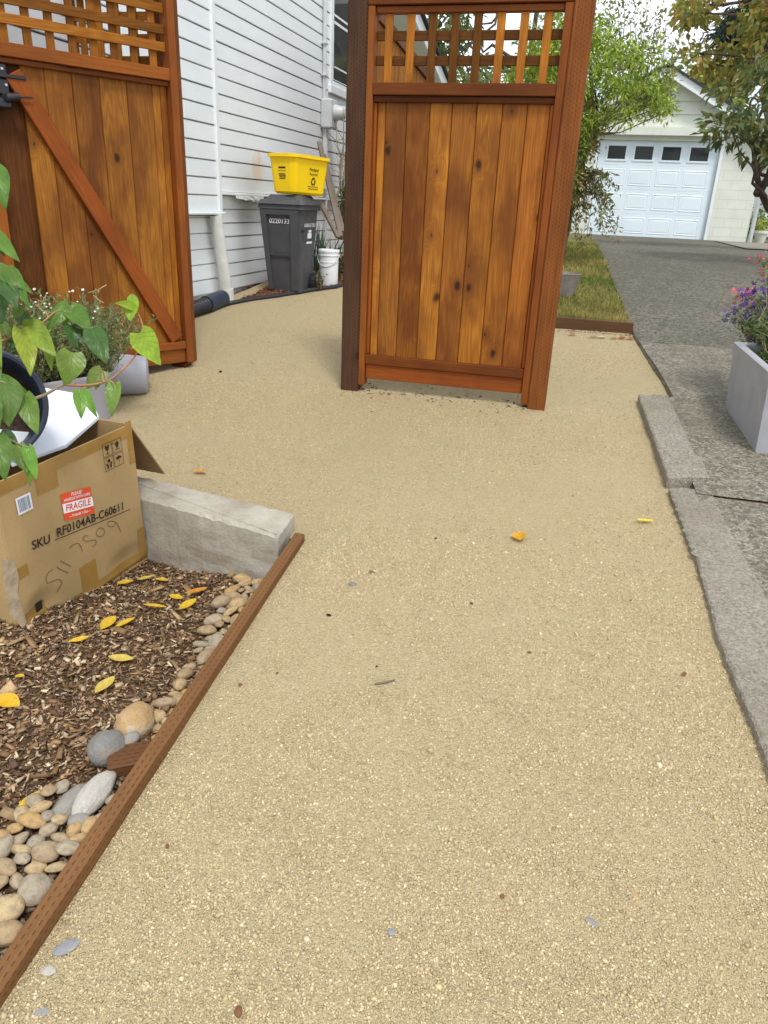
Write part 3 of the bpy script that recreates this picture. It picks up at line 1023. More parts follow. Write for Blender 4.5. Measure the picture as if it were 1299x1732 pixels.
# downspout, black drain pipe
ds = thing('downspout', 'weathered white downspout pipe in front of the lower siding', 'downspout', (WX + .08, 6.25, gz(6.25)))
mb = MB(); mb.tube([(WX + .06, 6.13, 1.326), (WX + .065, 6.15, 1.2), (WX + .085, 6.245, .62)], [.050, .050, .053], 18); mb.build('pipe', M['pvc'], ds, smooth=True, angle=40)
mb = MB(); mb.tube([(WX + .0835, 6.231, .72), (WX + .086, 6.249, .60)], .059, 18); mb.build('coupling', M['pvc'], ds, smooth=True, angle=40)
dp = thing('drain_pipe', 'black corrugated drain pipe lying along the foot of the white wall', 'drain pipe', (WX + .16, 5.7, gz(5.7)))
mb = MB()
pts, rs = [], []
for i in range(150):
    t = i / 149
    pts.append((WX + .02 + .12 * t - .05 * math.sin(t * 3), 4.55 + 1.22 * t, gz(4.55 + 1.22 * t) + .058 + .006 * math.sin(t * 7)))
    rs.append(.060 + .0045 * (1 if (i // 2) % 2 else -1))
mb.tube(pts, rs, 22); mb.build('hose', M['blackplastic'], dp, smooth=True, angle=60)
mb = MB(); mb.tube([(WX + .125, 5.76, gz(5.76) + .062), (WX + .15, 6.02, gz(6.0) + .066)], [.071, .069], 24)
tag(mb.build('coupling', M['navyplastic'], dp, smooth=True, angle=40), 'smooth blue black end coupling')
# black plastic edging between bark bed and gravel
mb = MB()
pts = []
for i in range(60):
    y = 6.0 + i * (7.0 / 59)
    pts.append((bed_edge(y) + .010 * mnoise.noise((y * 4, 1, 1)), y, gz(y) + .018 + .008 * mnoise.noise((y * 3, 4, 1))))
mb.tube(pts, .020, 8)
tag(mb.build('garden_edging', M['blackplastic'], smooth=True), 'black plastic edging strip between the bark bed and the gravel', 'garden edging')

# ------------------------------------------------------------------ wheeled bin with the yellow tub on top
def frustum_box(mb, bot, top, zb, zt, col=(1, 1, 1), n=1, cham=.03):
    """bot, top: (x0,x1,y0,y1) rectangles with chamfered corners"""
    def ring(r, z):
        x0, x1, y0, y1 = r
        c = cham
        return [(x0 + c, y0, z), (x1 - c, y0, z), (x1 - c * .3, y0 + c * .3, z), (x1, y0 + c, z), (x1, y1 - c, z), (x1 - c * .3, y1 - c * .3, z), (x1 - c, y1, z), (x0 + c, y1, z),
                (x0 + c * .3, y1 - c * .3, z), (x0, y1 - c, z), (x0, y0 + c, z), (x0 + c * .3, y0 + c * .3, z)]
    vs = ring(bot, zb) + ring(top, zt)
    m_ = 12
    fs = [(i, (i + 1) % m_, m_ + (i + 1) % m_, m_ + i) for i in range(m_)]
    fs += [tuple(range(m_))[::-1], tuple(range(m_, 2 * m_))]
    mb.add(vs, fs, col)


BZ = gz(6.72) + .012
bn = thing('wheeled_bin', 'charcoal wheeled rubbish bin with white numbers standing against the white house', 'wheeled bin', (-2.76, 6.86, BZ))
bx = dict(b=(-2.905, -2.585, 6.665, 6.98), t=(-2.975, -2.560, 6.63, 7.07))
mb = MB(); frustum_box(mb, bx['b'], bx['t'], BZ, 1.40, cham=.035); body = mb.build('body', M['bin'], bn)


def bin_face(s, z, n=0.0):
    """front face of the bin: s 0..1 across, z world height"""
    t = (z - BZ) / (1.40 - BZ)
    x0 = bx['b'][0] * (1 - t) + bx['t'][0] * t
    x1 = bx['b'][1] * (1 - t) + bx['t'][1] * t
    y = bx['b'][2] * (1 - t) + bx['t'][2] * t
    return np.array([x0 + (x1 - x0) * s, y - n, z])


def bin_side(s, z, n=0.0):
    t = (z - BZ) / (1.40 - BZ)
    x = bx['b'][1] * (1 - t) + bx['t'][1] * t
    y0 = bx['b'][2] * (1 - t) + bx['t'][2] * t
    y1 = bx['b'][3] * (1 - t) + bx['t'][3] * t
    return np.array([x + n, y0 + (y1 - y0) * s, z])


mb = MB()
# raised rim round a recessed panel on the front
for (s0, s1, z0, z1) in ((.05, .185, BZ + .02, 1.385), (.745, .94, BZ + .02, 1.385), (.1855, .7445, 1.345, 1.385)):
    q = [bin_face(s0, z0, .026), bin_face(s1, z0, .026), bin_face(s1, z1, .026), bin_face(s0, z1, .026)]
    mb.prism(q, .030, d=(0, 1, 0))
q = [bin_face(.19, 1.005, .022), bin_face(.74, 1.000, .022), bin_face(.74, 1.012, .022), bin_face(.19, 1.017, .022)]
mb.prism(q, .012, d=(0, 1, 0))
mb.build('front_rib', M['bin'], body)
mb = MB(); frustum_box(mb, (-2.988, -2.540, 6.612, 7.09), (-2.980, -2.545, 6.618, 7.085), 1.392, 1.432, cham=.03); mb.build('rim', M['bin'], body)
mb = MB()
frustum_box(mb, (-2.985, -2.525, 6.60, 7.12), (-2.965, -2.54, 6.63, 7.10), 1.433, 1.470, cham=.04)
frustum_box(mb, (-2.93, -2.58, 6.66, 7.07), (-2.90, -2.61, 6.70, 7.04), 1.469, 1.512, cham=.04)
mb.build('lid', M['bin'], bn)
for xw in (-2.575, -2.925):
    mb = MB()
    ax_ = np.column_stack(([0, 1, 0], [0, 0, 1], [1, 0, 0]))
    mb.lathe([(.03, -.022), (.07, -.024), (.083, -.018), (.085, 0), (.083, .018), (.07, .024), (.03, .022)], ax_, (xw + .03, 6.93, BZ + .075), 28)
    for k in range(18):
        a = k * 2 * math.pi / 18
        c0 = np.array([xw + .03, 6.93 + .083 * math.cos(a), BZ + .075 + .083 * math.sin(a)])
        mb.box(c0, (.046, .012, .012), np.column_stack(([1, 0, 0], [0, math.cos(a), math.sin(a)], [0, -math.sin(a), math.cos(a)])), ch=.002)
    wh = mb.build('wheel', M['blackplastic'], bn, smooth=True, angle=35)
    mb = MB(); mb.lathe([(.001, .026), (.03, .026), (.034, .02)], ax_, (xw + .03, 6.93, BZ + .075), 20); mb.build('hub', M['bin'], wh, smooth=True, angle=35)
mb = MB()
mb.bar(bin_side(-.02, 1.215, .012), bin_side(.10, 1.225, .012), .02, .02)
mb.build('catch', M['blackplastic'], body)
# lettering
fr = np.column_stack(([1, 0, 0], [0, .06, .998], [0, -.998, .06]))
mb = MB(); mb.add(*text_mb('0220133', .056, fr, bin_face(.475, 1.290, .004), .0, 1.0)); tag(mb.build('number', M['whiteink'], body), 'white stencilled number 0220133')
fs_ = np.column_stack(([-.02, .999, 0], [.03, 0, .999], [.999, .02, -.03]))
mb = MB()
mb.add(*text_mb('GARBAGE ONLY', .044, fs_, bin_side(.50, 1.262, .004), .0004, .95))
for s0, s1, z0, z1 in ((.38, .62, 1.150, 1.195), (.44, .60, 1.200, 1.222), (.33, .67, 1.105, 1.122)):
    mb.prism([bin_side(s0, z0, .003), bin_side(s1, z0, .003), bin_side(s1, z1, .003), bin_side(s0, z1, .003)], .002, d=(-1, 0, 0))
mb.build('side_lettering', M['whiteink'], body)

# yellow tub sitting skewed on the lid
YB = 1.545
yt = thing('recycling_tub', 'bright yellow recycling tub with black print sitting on the charcoal bin lid', 'recycling tub', (-2.690, 6.906, 1.5105))
yt.rotation_euler = (0, rad(1.0), rad(75))
ty = MB()


def tub(mb, L0, W0, L1, W1, z0, z1, c):
    def ring(l, w_, z):
        return [(-l + c, -w_, z), (l - c, -w_, z), (l - c * .3, -w_ + c * .3, z), (l, -w_ + c, z), (l, w_ - c, z), (l - c * .3, w_ - c * .3, z), (l - c, w_, z), (-l + c, w_, z), (-l + c * .3, w_ - c * .3, z), (-l, w_ - c, z), (-l, -w_ + c, z), (-l + c * .3, -w_ + c * .3, z)]
    rings = [ring(L0 - .02, W0 - .02, z0), ring(L0, W0, z0 + .02), ring(L1, W1, z1), ring(L1 - .012, W1 - .012, z1), ring(L0 - .012, W0 - .012, z0 + .03)]
    vs = sum(rings, [])
    fs = []
    for k in range(4):
        fs += [(k * 12 + i, k * 12 + (i + 1) % 12, (k + 1) * 12 + (i + 1) % 12, (k + 1) * 12 + i) for i in range(12)]
    fs += [tuple(range(12))[::-1], tuple(range(48, 60))]
    mb.add(vs, fs)


def child(mb, name, mat, parent, label=None, **k):
    o = mb.build(name, mat, None, **k)
    o.parent = parent
    if label:
        o['label'] = label
    return o


tub(ty, .240, .122, .272, .148, .004, .322, .045)
tb = child(ty, 'tub_body', M['yellow'], yt)
ty = MB()
ringp = []
for (l, w_, z) in ((.268, .144, .326), (.290, .166, .326), (.290, .166, .300), (.280, .156, .300)):
    ringp.append((l, w_, z))
vs = []
for (l, w_, z) in ringp:
    c = .06
    vs += [(-l + c, -w_, z), (l - c, -w_, z), (l - c * .3, -w_ + c * .3, z), (l, -w_ + c, z), (l, w_ - c, z), (l - c * .3, w_ - c * .3, z), (l - c, w_, z), (-l + c, w_, z), (-l + c * .3, w_ - c * .3, z), (-l, w_ - c, z), (-l, -w_ + c, z), (-l + c * .3, -w_ + c * .3, z)]
fs = []
for k in range(4):
    k2 = (k + 1) % 4
    fs += [(k * 12 + i, k * 12 + (i + 1) % 12, k2 * 12 + (i + 1) % 12, k2 * 12 + i) for i in range(12)]
ty.add(vs, fs)
child(ty, 'tub_rim', M['yellow'], yt)


def tubw(x, z, n=.002):
    """point on the long front wall of the tub"""
    t = (z - .024) / (.322 - .024)
    return np.array([x, -(.122 + .026 * t) - n, z])


def tube_(y, z, n=.002):
    t = (z - .024) / (.322 - .024)
    return np.array([-(.240 + .032 * t) - n, y, z])


tilt = math.atan2(.026, .298)
tf = np.column_stack(([1, 0, 0], [0, -math.sin(tilt), math.cos(tilt)], [0, -math.cos(tilt), -math.sin(tilt)]))
pr = MB()
pr.add(*text_mb('Portland', .040, tf, tubw(.03, .215), .0006))
pr.add(*text_mb('Recycles!', .034, tf, tubw(.03, .180), .0002))
for x0, x1, z, h in ((-.05, .11, .074, .005), (-.04, .11, .055, .006)):
    pr.add([tubw(x0, z), tubw(x1, z), tubw(x1, z + h), tubw(x0, z + h)], [(0, 1, 2, 3)])
for y0, y1, z, h in ((-.04, .035, .208, .014), (-.04, .04, .188, .004), (-.035, .035, .160, .008), (-.04, .035, .148, .006), (-.038, .03, .136, .006), (-.03, .03, .124, .006)):
    pr.add([tube_(y0, z), tube_(y1, z), tube_(y1, z + h), tube_(y0, z + h)], [(0, 1, 2, 3)])
# chasing arrows
for k in range(3):
    a = rad(90 + 120 * k)

    def loc(u, v):
        x = math.cos(a) * u - math.sin(a) * v
        y = math.sin(a) * u + math.cos(a) * v
        return tubw(.03 + x, .120 + y * .985, .0025)
    band = [(.026, .016), (.012, .024), (.003, .010), (.013, .004)]
    tip = [(.036, -.004), (.028, -.024), (.010, -.016), (.016, -.010), (.022, -.004)]
    pr.add([loc(*q) for q in [(.034, .012), (.034, -.006), (.020, -.006), (.018, .008)]], [(0, 1, 2, 3)])
    pr.add([loc(*q) for q in [(.034, .012), (.018, .008), (.006, .016), (.012, .030)]], [(0, 1, 2, 3)])
    pr.add([loc(*q) for q in [(.040, -.004), (.014, -.004), (.024, -.024)]], [(0, 1, 2)])
child(pr, 'print', M['ink'], tb)

# white bucket, sticks, plants beside the bin
bk = thing('bucket', 'white plastic bucket with wire handle standing on the bark bed beside the bin', 'bucket', (-2.475, 7.13, gz(7.1) + .02))
mb = MB()
R0 = .092
mb.lathe([(.001, .0), (R0 * .93, 0), (R0 * .95, .006), (R0 * 1.0, .21), (R0 * 1.04, .21), (R0 * 1.04, .216), (R0 * 1.0, .216), (R0 * 1.01, .27), (R0 * 1.09, .27), (R0 * 1.09, .278), (R0 * 1.04, .278), (R0 * 1.04, .296), (R0 * 1.09, .296), (R0 * 1.09, .304), (R0 * 1.04, .304)], None, (-2.475, 7.13, gz(7.1) + .02), 36)
mb.build('pail', M['bucket'], bk, smooth=True, angle=35)
mb = MB()
mb.lathe([(.001, .318), (R0 * 1.0, .318), (R0 * 1.0, .326), (R0 * 1.10, .326), (R0 * 1.12, .318), (R0 * 1.12, .306)], None, (-2.475, 7.13, gz(7.1) + .02), 36)
mb.build('lid', M['bucket'], bk, smooth=True, angle=35)
mb = MB()
hp = []
for i in range(17):
    a = math.pi * i / 16
    hp.append((-2.475 + (R0 + .016) * math.cos(a), 7.13 - .10 * math.sin(a) * .95, gz(7.1) + .02 + .285 - .15 * math.sin(a) * .75))
mb.tube(hp, .0035, 6)
mb.build('handle', M['metalgrey'], bk, smooth=True)


# ------------------------------------------------------------------ foliage helpers
def blobs(c, r, n, rng, shell=.35):
    """n points in an ellipsoid, more of them near its skin"""
    u = rng.normal(size=(n, 3))
    u /= np.linalg.norm(u, axis=1)[:, None]
    q = rng.random(n) ** shell
    return np.array(c) + u * q[:, None] * np.array(r), u


def leaves(name, pts, nrm, size, mat, pal, rng, parent=None, aspect=.42, up=.5, droop=.3, var=.35, kind=None):
    """one folded four-corner leaf (two triangles) at every point; pal: list of colours"""
    n = len(pts)
    d = nrm * .8 + rng.normal(size=(n, 3)) * .7
    d[:, 2] -= droop
    d /= np.linalg.norm(d, axis=1)[:, None]
    u = rng.normal(size=(n, 3)) * (1 - up)
    u[:, 2] += up
    s = np.cross(d, u)
    s /= (np.linalg.norm(s, axis=1)[:, None] + 1e-6)
    nn = np.cross(s, d)
    L_ = (size * (1 + var * (rng.random(n) * 2 - 1)))[:, None]
    W_ = L_ * aspect
    v = np.empty((n, 4, 3))
    v[:, 0] = pts
    v[:, 1] = pts + d * L_ * .45 + s * W_ * .5 + nn * L_ * .06
    v[:, 2] = pts + d * L_ - nn * L_ * .10
    v[:, 3] = pts + d * L_ * .45 - s * W_ * .5 + nn * L_ * .06
    idx = np.arange(n)[:, None] * 4
    f = np.concatenate((idx + [0, 1, 2], idx + [0, 2, 3]), 0)
    pal = np.array(pal)
    k = rng.integers(0, len(pal), n)
    mixf = rng.random(n)[:, None] * .5
    c = pal[k] * (1 - mixf) + pal[rng.integers(0, len(pal), n)] * mixf
    c = np.clip(c * (.8 + .4 * rng.random(n)[:, None]), 0, 1)
    cc = np.repeat(c, 4, 0)
    o = np_mesh(name, v.reshape(-1, 3), f, mat, cc, None, None)
    if parent is not None:
        o.parent = parent
        o.matrix_parent_inverse = parent_inv(parent)
    if kind:
        o['kind'] = kind
    return o


def limb_pts(a, b_, rng, n=6, wob=.06, sag=0.0):
    a, b_ = np.array(a, float), np.array(b_, float)
    ln_ = np.linalg.norm(b_ - a)
    out = []
    for i in range(n + 1):
        t = i / n
        q = a + (b_ - a) * t + rng.normal(size=3) * wob * ln_ * math.sin(math.pi * t)
        q[2] += sag * math.sin(math.pi * t) * ln_
        out.append(q)
    return out


# ------------------------------------------------------------------ garage
GY = 20.0
GZ = .955
ga = thing('garage', 'white garage with panelled door and gable roof at the end of the driveway', 'garage', (1.2, GY + 3, GZ))
mb = MB()
T = .25
mb.box((-.78, GY + T / 2, GZ + 1.1), (.92, T, 2.22), ch=.01)
mb.box((2.89, GY + T / 2, GZ + 1.1), (.86, T, 2.22), ch=.01)
mb.box((1.05, GY + T / 2 + .001, 3.199), (4.55, T, .285), ch=.005)
mb.box((3.195, GY + 3.2, GZ + 1.18), (.25, 5.9, 2.38), ch=.01)
mb.box((-1.115, GY + 3.2, GZ + 1.18), (.25, 5.9, 2.38), ch=.01)
wl = mb.build('block_wall', M['garage'], ga)
mb = MB()
for i in range(11):                      # mortar joints of the painted blocks, right of the door
    z = GZ + .20 * (i + .5) + .02
    mb.box((2.89, GY - .0005, z), (.84, .004, .005), ch=.001, col=(.6, .6, .6))
    for k in range(3):
        x = 2.56 + .4 * k + (.2 if i % 2 else 0)
        if x < 3.28:
            mb.box((x, GY - .0005, z + .1), (.004, .004, .192), ch=.001)
mb.build('joint', plain('grey_joint', (.52, .52, .45), .8), wl)
mb = MB()
zc = GZ + .01
ox = -.28
dw = 2.67
rows = 4
rh = 2.10 / rows
mb.box((ox + dw / 2, GY + .12, GZ + 1.05), (dw, .03, 2.10), ch=.002)
for r in range(rows):
    z0 = GZ + .005 + r * rh
    mb.box((ox + dw / 2, GY + .1035, z0 + rh / 2), (dw - .004, .004, rh - .012), ch=.002)
dr = mb.build('garage_door', M['garagedoor'], ga)
for r in range(rows):
    for k in range(4):
        cx = .115 + .61 * k + .02
        cz = GZ + .005 + (r + .5) * rh
        if r < 3:
            mb = MB()
            w_, h_ = .245, .165
            # bevelled raised field inside a groove
            vs = []
            for (a, b_, dpt) in ((w_, h_, 0.0), (w_ - .018, h_ - .018, .020), (w_ - .045, h_ - .045, .003)):
                vs += [(cx - a, GY + .1012 + dpt * 0 - (0 if dpt == 0 else .0) + dpt, cz - b_), (cx + a, GY + .1012 + dpt, cz - b_), (cx + a, GY + .1012 + dpt, cz + b_), (cx - a, GY + .1012 + dpt, cz + b_)]
            for q in range(8, 12):
                vs[q] = (vs[q][0], GY + .094, vs[q][2])
            for q in range(4, 8):
                vs[q] = (vs[q][0], GY + .1008, vs[q][2])
            for q in range(0, 4):
                vs[q] = (vs[q][0], GY + .092, vs[q][2])
            o_ = 12
            vs += [(cx - w_ - .018, GY + .1011, cz - h_ - .018), (cx + w_ + .018, GY + .1011, cz - h_ - .018), (cx + w_ + .018, GY + .1011, cz + h_ + .018), (cx - w_ - .018, GY + .1011, cz + h_ + .018)]
            fs = []
            for a, b_ in ((12, 0), (0, 4), (4, 8)):
                fs += [(a + i, a + (i + 1) % 4, b_ + (i + 1) % 4, b_ + i) for i in range(4)]
            fs.append((8, 9, 10, 11))
            mb.add(vs, fs)
            mb.build('door_panel', M['garagedoor'], dr)
        else:
            mb = MB()
            a, b_ = .200, .140
            for (x0, x1, z0, z1) in ((cx - a - .045, cx - a, cz - b_ - .045, cz + b_ + .045), (cx + a, cx + a + .045, cz - b_ - .045, cz + b_ + .045), (cx - a + .0005, cx + a - .0005, cz + b_, cz + b_ + .044), (cx - a + .0005, cx + a - .0005, cz - b_ - .044, cz - b_)):
                mb.box(((x0 + x1) / 2, GY + .094, (z0 + z1) / 2), (x1 - x0, .02, z1 - z0), ch=.004)
            wn_ = mb.build('window', M['garagedoor'], dr)
            mb = MB()
            mb.box((cx, GY + .0985, cz), (2 * a - .002, .006, 2 * b_ - .002), ch=.001)
            mb.build('pane', M['glass'], wn_)
mb = MB()
mb.box((2.425, GY + .02, GZ + 1.07), (.07, .10, 2.13), ch=.006)
mb.build('door_jamb', M['trim'], ga)
mb = MB()
mb.box((-.325, GY + .02, GZ + 1.07), (.07, .10, 2.13), ch=.006)
mb.build('door_jamb', M['trim'], ga)
mb = MB()
mb.box((1.05, GY - .085, 3.235), (4.7, .16, .17), ch=.008)
mb.build('header_band', M['garage'], ga)
mb = MB()
pk, rl, ex, lx = (.95, 4.50), (3.55, 3.10), 3.55, -1.65
sl_ = (4.50 - 3.10) / (3.55 - .95)
for i in range(5):                        # wide lap boards of the gable
    z0 = 3.335 + .262 * i
    z1 = z0 + .268
    hw0 = (4.40 - z0) / sl_
    hw1 = max(.02, (4.40 - z1) / sl_)
    q = [(.95 - hw0, GY - .050, z0), (.95 + hw0, GY - .050, z0), (.95 + hw1, GY - .012, z1), (.95 - hw1, GY - .012, z1)]
    mb.prism(q, .05, d=(0, 1, 0))
mb.build('gable_siding', M['garage'], ga)
for sgn, nm in ((1, 'rake_board'), (-1, 'rake_board')):
    mb = MB()
    a = np.array([.95, GY - .33, 4.415])
    b_ = np.array([.95 + sgn * 2.55, GY - .33, 4.415 - 2.55 * sl_])
    mb.bar(a, b_, .03, .17, up=(0, 0, 1), ch=.004)
    mb.build(nm, M['trim'], ga)
    mb = MB()
    up_ = np.array([sgn * sl_, 0, 1.0])
    up_ /= np.linalg.norm(up_)
    a2 = np.array([.95, GY + 2.9, 4.53])
    b2 = np.array([.95 + sgn * 2.68, GY + 2.9, 4.53 - 2.68 * sl_])
    d_ = (b2 - a2) / np.linalg.norm(b2 - a2)
    mb.box((a2 + b2) / 2, (np.linalg.norm(b2 - a2), 6.6, .045), np.column_stack((d_, [0, 1, 0], np.cross(d_, [0, 1, 0]))), ch=.004)
    mb.build('roof', M['roofing'], ga)
mb = MB()
for sgn in (1, -1):
    a2 = np.array([.95, GY - .17, 4.47])
    b2 = np.array([.95 + sgn * 2.6, GY - .17, 4.47 - 2.6 * sl_])
    d_ = (b2 - a2) / np.linalg.norm(b2 - a2)
    mb.box((a2 + b2) / 2 - np.array([0, 0, .02]), (np.linalg.norm(b2 - a2), .28, .03), np.column_stack((d_, [0, 1, 0], np.cross(d_, [0, 1, 0]))), ch=.003)
mb.build('soffit', M['trim'], ga)
mb = MB()
mb.tube([(3.40, GY - .04, GZ + .02), (3.40, GY - .04, 3.0), (3.47, GY - .1, 3.1)], .045, 10)
mb.build('rain_pipe', M['metalgrey'], ga, smooth=True, angle=40)

# neighbour's white house, shed wall and porch behind
nh = thing('neighbour_house', 'white house with a dark window beyond the garage corner on the right', 'house', (7.5, 30, .95))
mb = MB(); mb.box((8.3, 32, 2.55), (6.2, 6, 3.2), ch=.02); mb.build('wall', M['trim'], nh)
mb = MB(); mb.box((5.55, 28.97, 3.15), (.42, .05, 1.1), ch=.01); mb.build('window', M['glass'], nh)
mb = MB(); mb.box((6.6, 28.96, 1.75), (1.3, .05, .55), ch=.01); mb.build('window', M['glass'], nh)
mb = MB(); mb.prism([(4.7, 28.6, 4.16), (11.6, 28.6, 4.16), (11.6, 32, 5.7), (4.7, 32, 5.7)], .12); mb.build('roof', M['roofing'], nh)

ss = thing('slatted_screen', 'brown slatted screen with a sloping top rail seen through the panel lattice', 'slatted screen', (-2.2, 8.8, gz(8.8)))
mb = MB()
for i in range(32):
    y = 7.66 + i * .074
    zt = 2.99 - (y - 7.62) * .0825
    mb.box((-2.2, y, (.75 + zt) / 2), (.02, .052, zt - .75), ch=.003, col=rtint(.7, 1.1))
mb.build('slats', M['lath'], ss)
mb = MB(); mb.bar((-2.195, 7.60, 3.045), (-2.195, 10.05, 2.843), .055, .10, col=tint(.55)); mb.build('top_rail', M['railred'], ss)
mb = MB(); mb.bar((-2.245, 7.64, 2.60), (-2.245, 10.0, 2.40), .04, .09, col=tint(.5)); mb.build('back_rail', M['rail'], ss)

pr_ = thing('back_porch', 'white trimmed back porch roof behind the slatted screen', 'porch roof', (-3.0, 11.5, 3.0))
mb = MB(); mb.bar((-2.58, 10.2, 3.75), (-2.58, 13.6, 2.97), .03, .17, ch=.006); mb.build('fascia', M['trim'], pr_)
mb = MB(); mb.bar((-3.1, 10.2, 3.72), (-3.1, 13.6, 2.94), 1.0, .05, ch=.006); mb.build('soffit', M['garage'], pr_)
mb = MB(); mb.bar((-3.08, 10.19, 3.86), (-3.08, 13.7, 3.06), 1.12, .04, ch=.006); mb.build('roof', M['roofing'], pr_)

# ------------------------------------------------------------------ trees
def tree(name, label, cat, base, trunk, limbs, clumps, dens, size, pal, seed, tr=.08, aspect=.42, droop=.3, up=.5, group=None, shell=.35, barkm='bark', crown_kind=None):
    """clumps: (x,y,z, rx,ry,rz); each clump is fed by a limb from the trunk"""
    rng = np.random.default_rng(seed)
    t = thing(name, label, cat, base, group)
    mb = MB()
    tp = [np.array(q, float) for q in trunk]
    mb.tube(tp, list(np.linspace(tr, tr * .35, len(tp))), 10)
    for i, c in enumerate(clumps):
        if limbs and i % limbs == 0:
            k = min(len(tp) - 1, max(1, int(len(tp) * (.35 + .6 * rng.random()))))
            mb.tube(limb_pts(tp[k], c[:3], rng, 5, .05), list(np.linspace(tr * .45, tr * .08, 6)), 6)
            for _ in range(3):
                e = np.array(c[:3]) + rng.normal(size=3) * np.array(c[3:6]) * .6
                mb.tube(limb_pts(c[:3], e, rng, 4, .06), list(np.linspace(tr * .14, tr * .03, 5)), 5)
    mb.build('trunk', M[barkm], t, smooth=True, angle=60)
    P, N = [], []
    for c in clumps:
        vol = (c[3] * c[4] * c[5]) ** (2 / 3)
        n = int(dens * vol) + 4
        p_, n_ = blobs(c[:3], c[3:6], n, rng, shell)
        # break the clump into tufts so that gaps show
        keep = np.array([mnoise.noise(tuple(q / (size * 3.2) + seed)) for q in p_]) > -.12
        P.append(p_[keep])
        N.append(n_[keep])
    leaves('crown', np.vstack(P), np.vstack(N), size, M['leaf'], pal, rng, t, aspect, up, droop)
    return t


def scatter_clumps(px_poly_fn, n, seed, rr):
    rng = random.Random(seed)
    out = []
    while len(out) < n:
        q = px_poly_fn(rng)
        if q is not None:
            r = rng.uniform(*rr)
            out.append((q[0], q[1], q[2], r * rng.uniform(.9, 1.3), r, r * rng.uniform(.6, .95)))
    return out


def inpoly(x, y, poly):
    c = False
    j = len(poly) - 1
    for i in range(len(poly)):
        (xi, yi), (xj, yj) = poly[i], poly[j]
        if (yi > y) != (yj > y) and x < (xj - xi) * (y - yi) / (yj - yi) + xi:
            c = not c
        j = i
    return c


def region(poly, Y0, Y1):
    xs = [q[0] for q in poly]
    ys_ = [q[1] for q in poly]

    def fn(rng):
        x, y = rng.uniform(min(xs), max(xs)), rng.uniform(min(ys_), max(ys_))
        if inpoly(x, y, poly):
            return at_y(x, y, rng.uniform(Y0, Y1))
        return None
    return fn


GREENS = [(.32, .44, .05), (.42, .54, .06), (.24, .36, .045), (.50, .58, .09), (.14, .23, .04)]
# feathery light green tree on the lawn: dense body, thin upright shoots, thin lower sprays
body = region([(905, 60), (985, 40), (1040, 75), (1100, 90), (1135, 150), (1125, 190), (1075, 185), (1050, 215), (1000, 215), (940, 330), (850, 260), (860, 120)], 8.6, 10.2)
light = region([(900, -80), (1010, -60), (1035, 40), (1010, 110), (890, 120)], 8.8, 10.0)
cl = scatter_clumps(body, 190, 3, (.10, .20)) + scatter_clumps(light, 70, 5, (.10, .18))
tree('feathery_tree', 'light green feathery tree with thin upright shoots beside the driveway, rising behind the fence panel', 'tree', (-.42, 10.2, gz(10.2)), [(-.42, 10.2, .85), (-.40, 10.0, 1.3), (-.30, 9.7, 1.9), (-.25, 9.5, 2.5), (-.4, 9.4, 3.2)], 48, cl, 4800, .060, GREENS, 3, .045, .30, .35, .5)
rng = np.random.default_rng(21)
ft = thing('arching_shrub', 'thin rust tinged shrub with drooping twigs below the feathery tree near the garage door', 'shrub', (-.40, 9.6, gz(9.6)))
mb = MB()
P, N = [], []
tips = [(1048, 322), (1040, 355), (1048, 385), (1025, 400), (1000, 412), (985, 430), (975, 405), (1010, 330), (985, 300), (1030, 300), (965, 350), (1000, 260), (960, 280), (1020, 375), (990, 370), (1045, 405), (970, 250), (1015, 245), (950, 310), (955, 390), (1030, 335)]
roots = np.array([-.40, 9.6, .92])
for i, (tx, ty_) in enumerate(tips):
    e = at_y(tx, ty_, 9.2 + .5 * rng.random())
    k1 = at_y(955 + 25 * rng.random(), 330 - 60 * rng.random() if ty_ > 300 else 290, 9.5)
    c1 = limb_pts(roots, k1, rng, 5, .04)
    c2 = limb_pts(k1, e, rng, 8, .05, .12)
    pts = c1 + c2[1:]
    mb.tube(pts, list(np.linspace(.011, .002, len(pts))), 5)
    for q0, q1 in zip(c2[1:-1], c2[2:]):
        for _ in range(13):
            q = q0 + (q1 - q0) * rng.random() + rng.normal(size=3) * .03
            P.append(q)
            N.append(np.array([rng.normal() * .6, rng.normal() * .6, -.5]))
mb.build('stem', M['twig'], ft, smooth=True)
leaves('foliage', np.array(P), np.array(N), .062, M['leaf'], [(.16, .21, .06), (.24, .27, .08), (.28, .22, .07), (.12, .16, .05), (.32, .23, .07)], rng, ft, .32, .4, .4)
# rust-toned inner leaves of the same shrub, up along the post
P, N = [], []
for (x, y, r) in [(975, 215, 20), (985, 245, 22), (970, 270, 20), (965, 300, 18), (990, 190, 22), (1010, 200, 20), (960, 330, 15), (1000, 225, 20), (975, 240, 22)]:
    c = at_y(x, y, 9.1)
    p_, n_ = blobs(c, (r / 130, .25, r / 130), 170, rng, .5)
    P.append(p_); N.append(n_)
leaves('inner_foliage', np.vstack(P), np.vstack(N), .06, M['leaf'], [(.32, .23, .07), (.24, .28, .08), (.36, .28, .08), (.16, .20, .05)], rng, ft, .32, .4, .4)
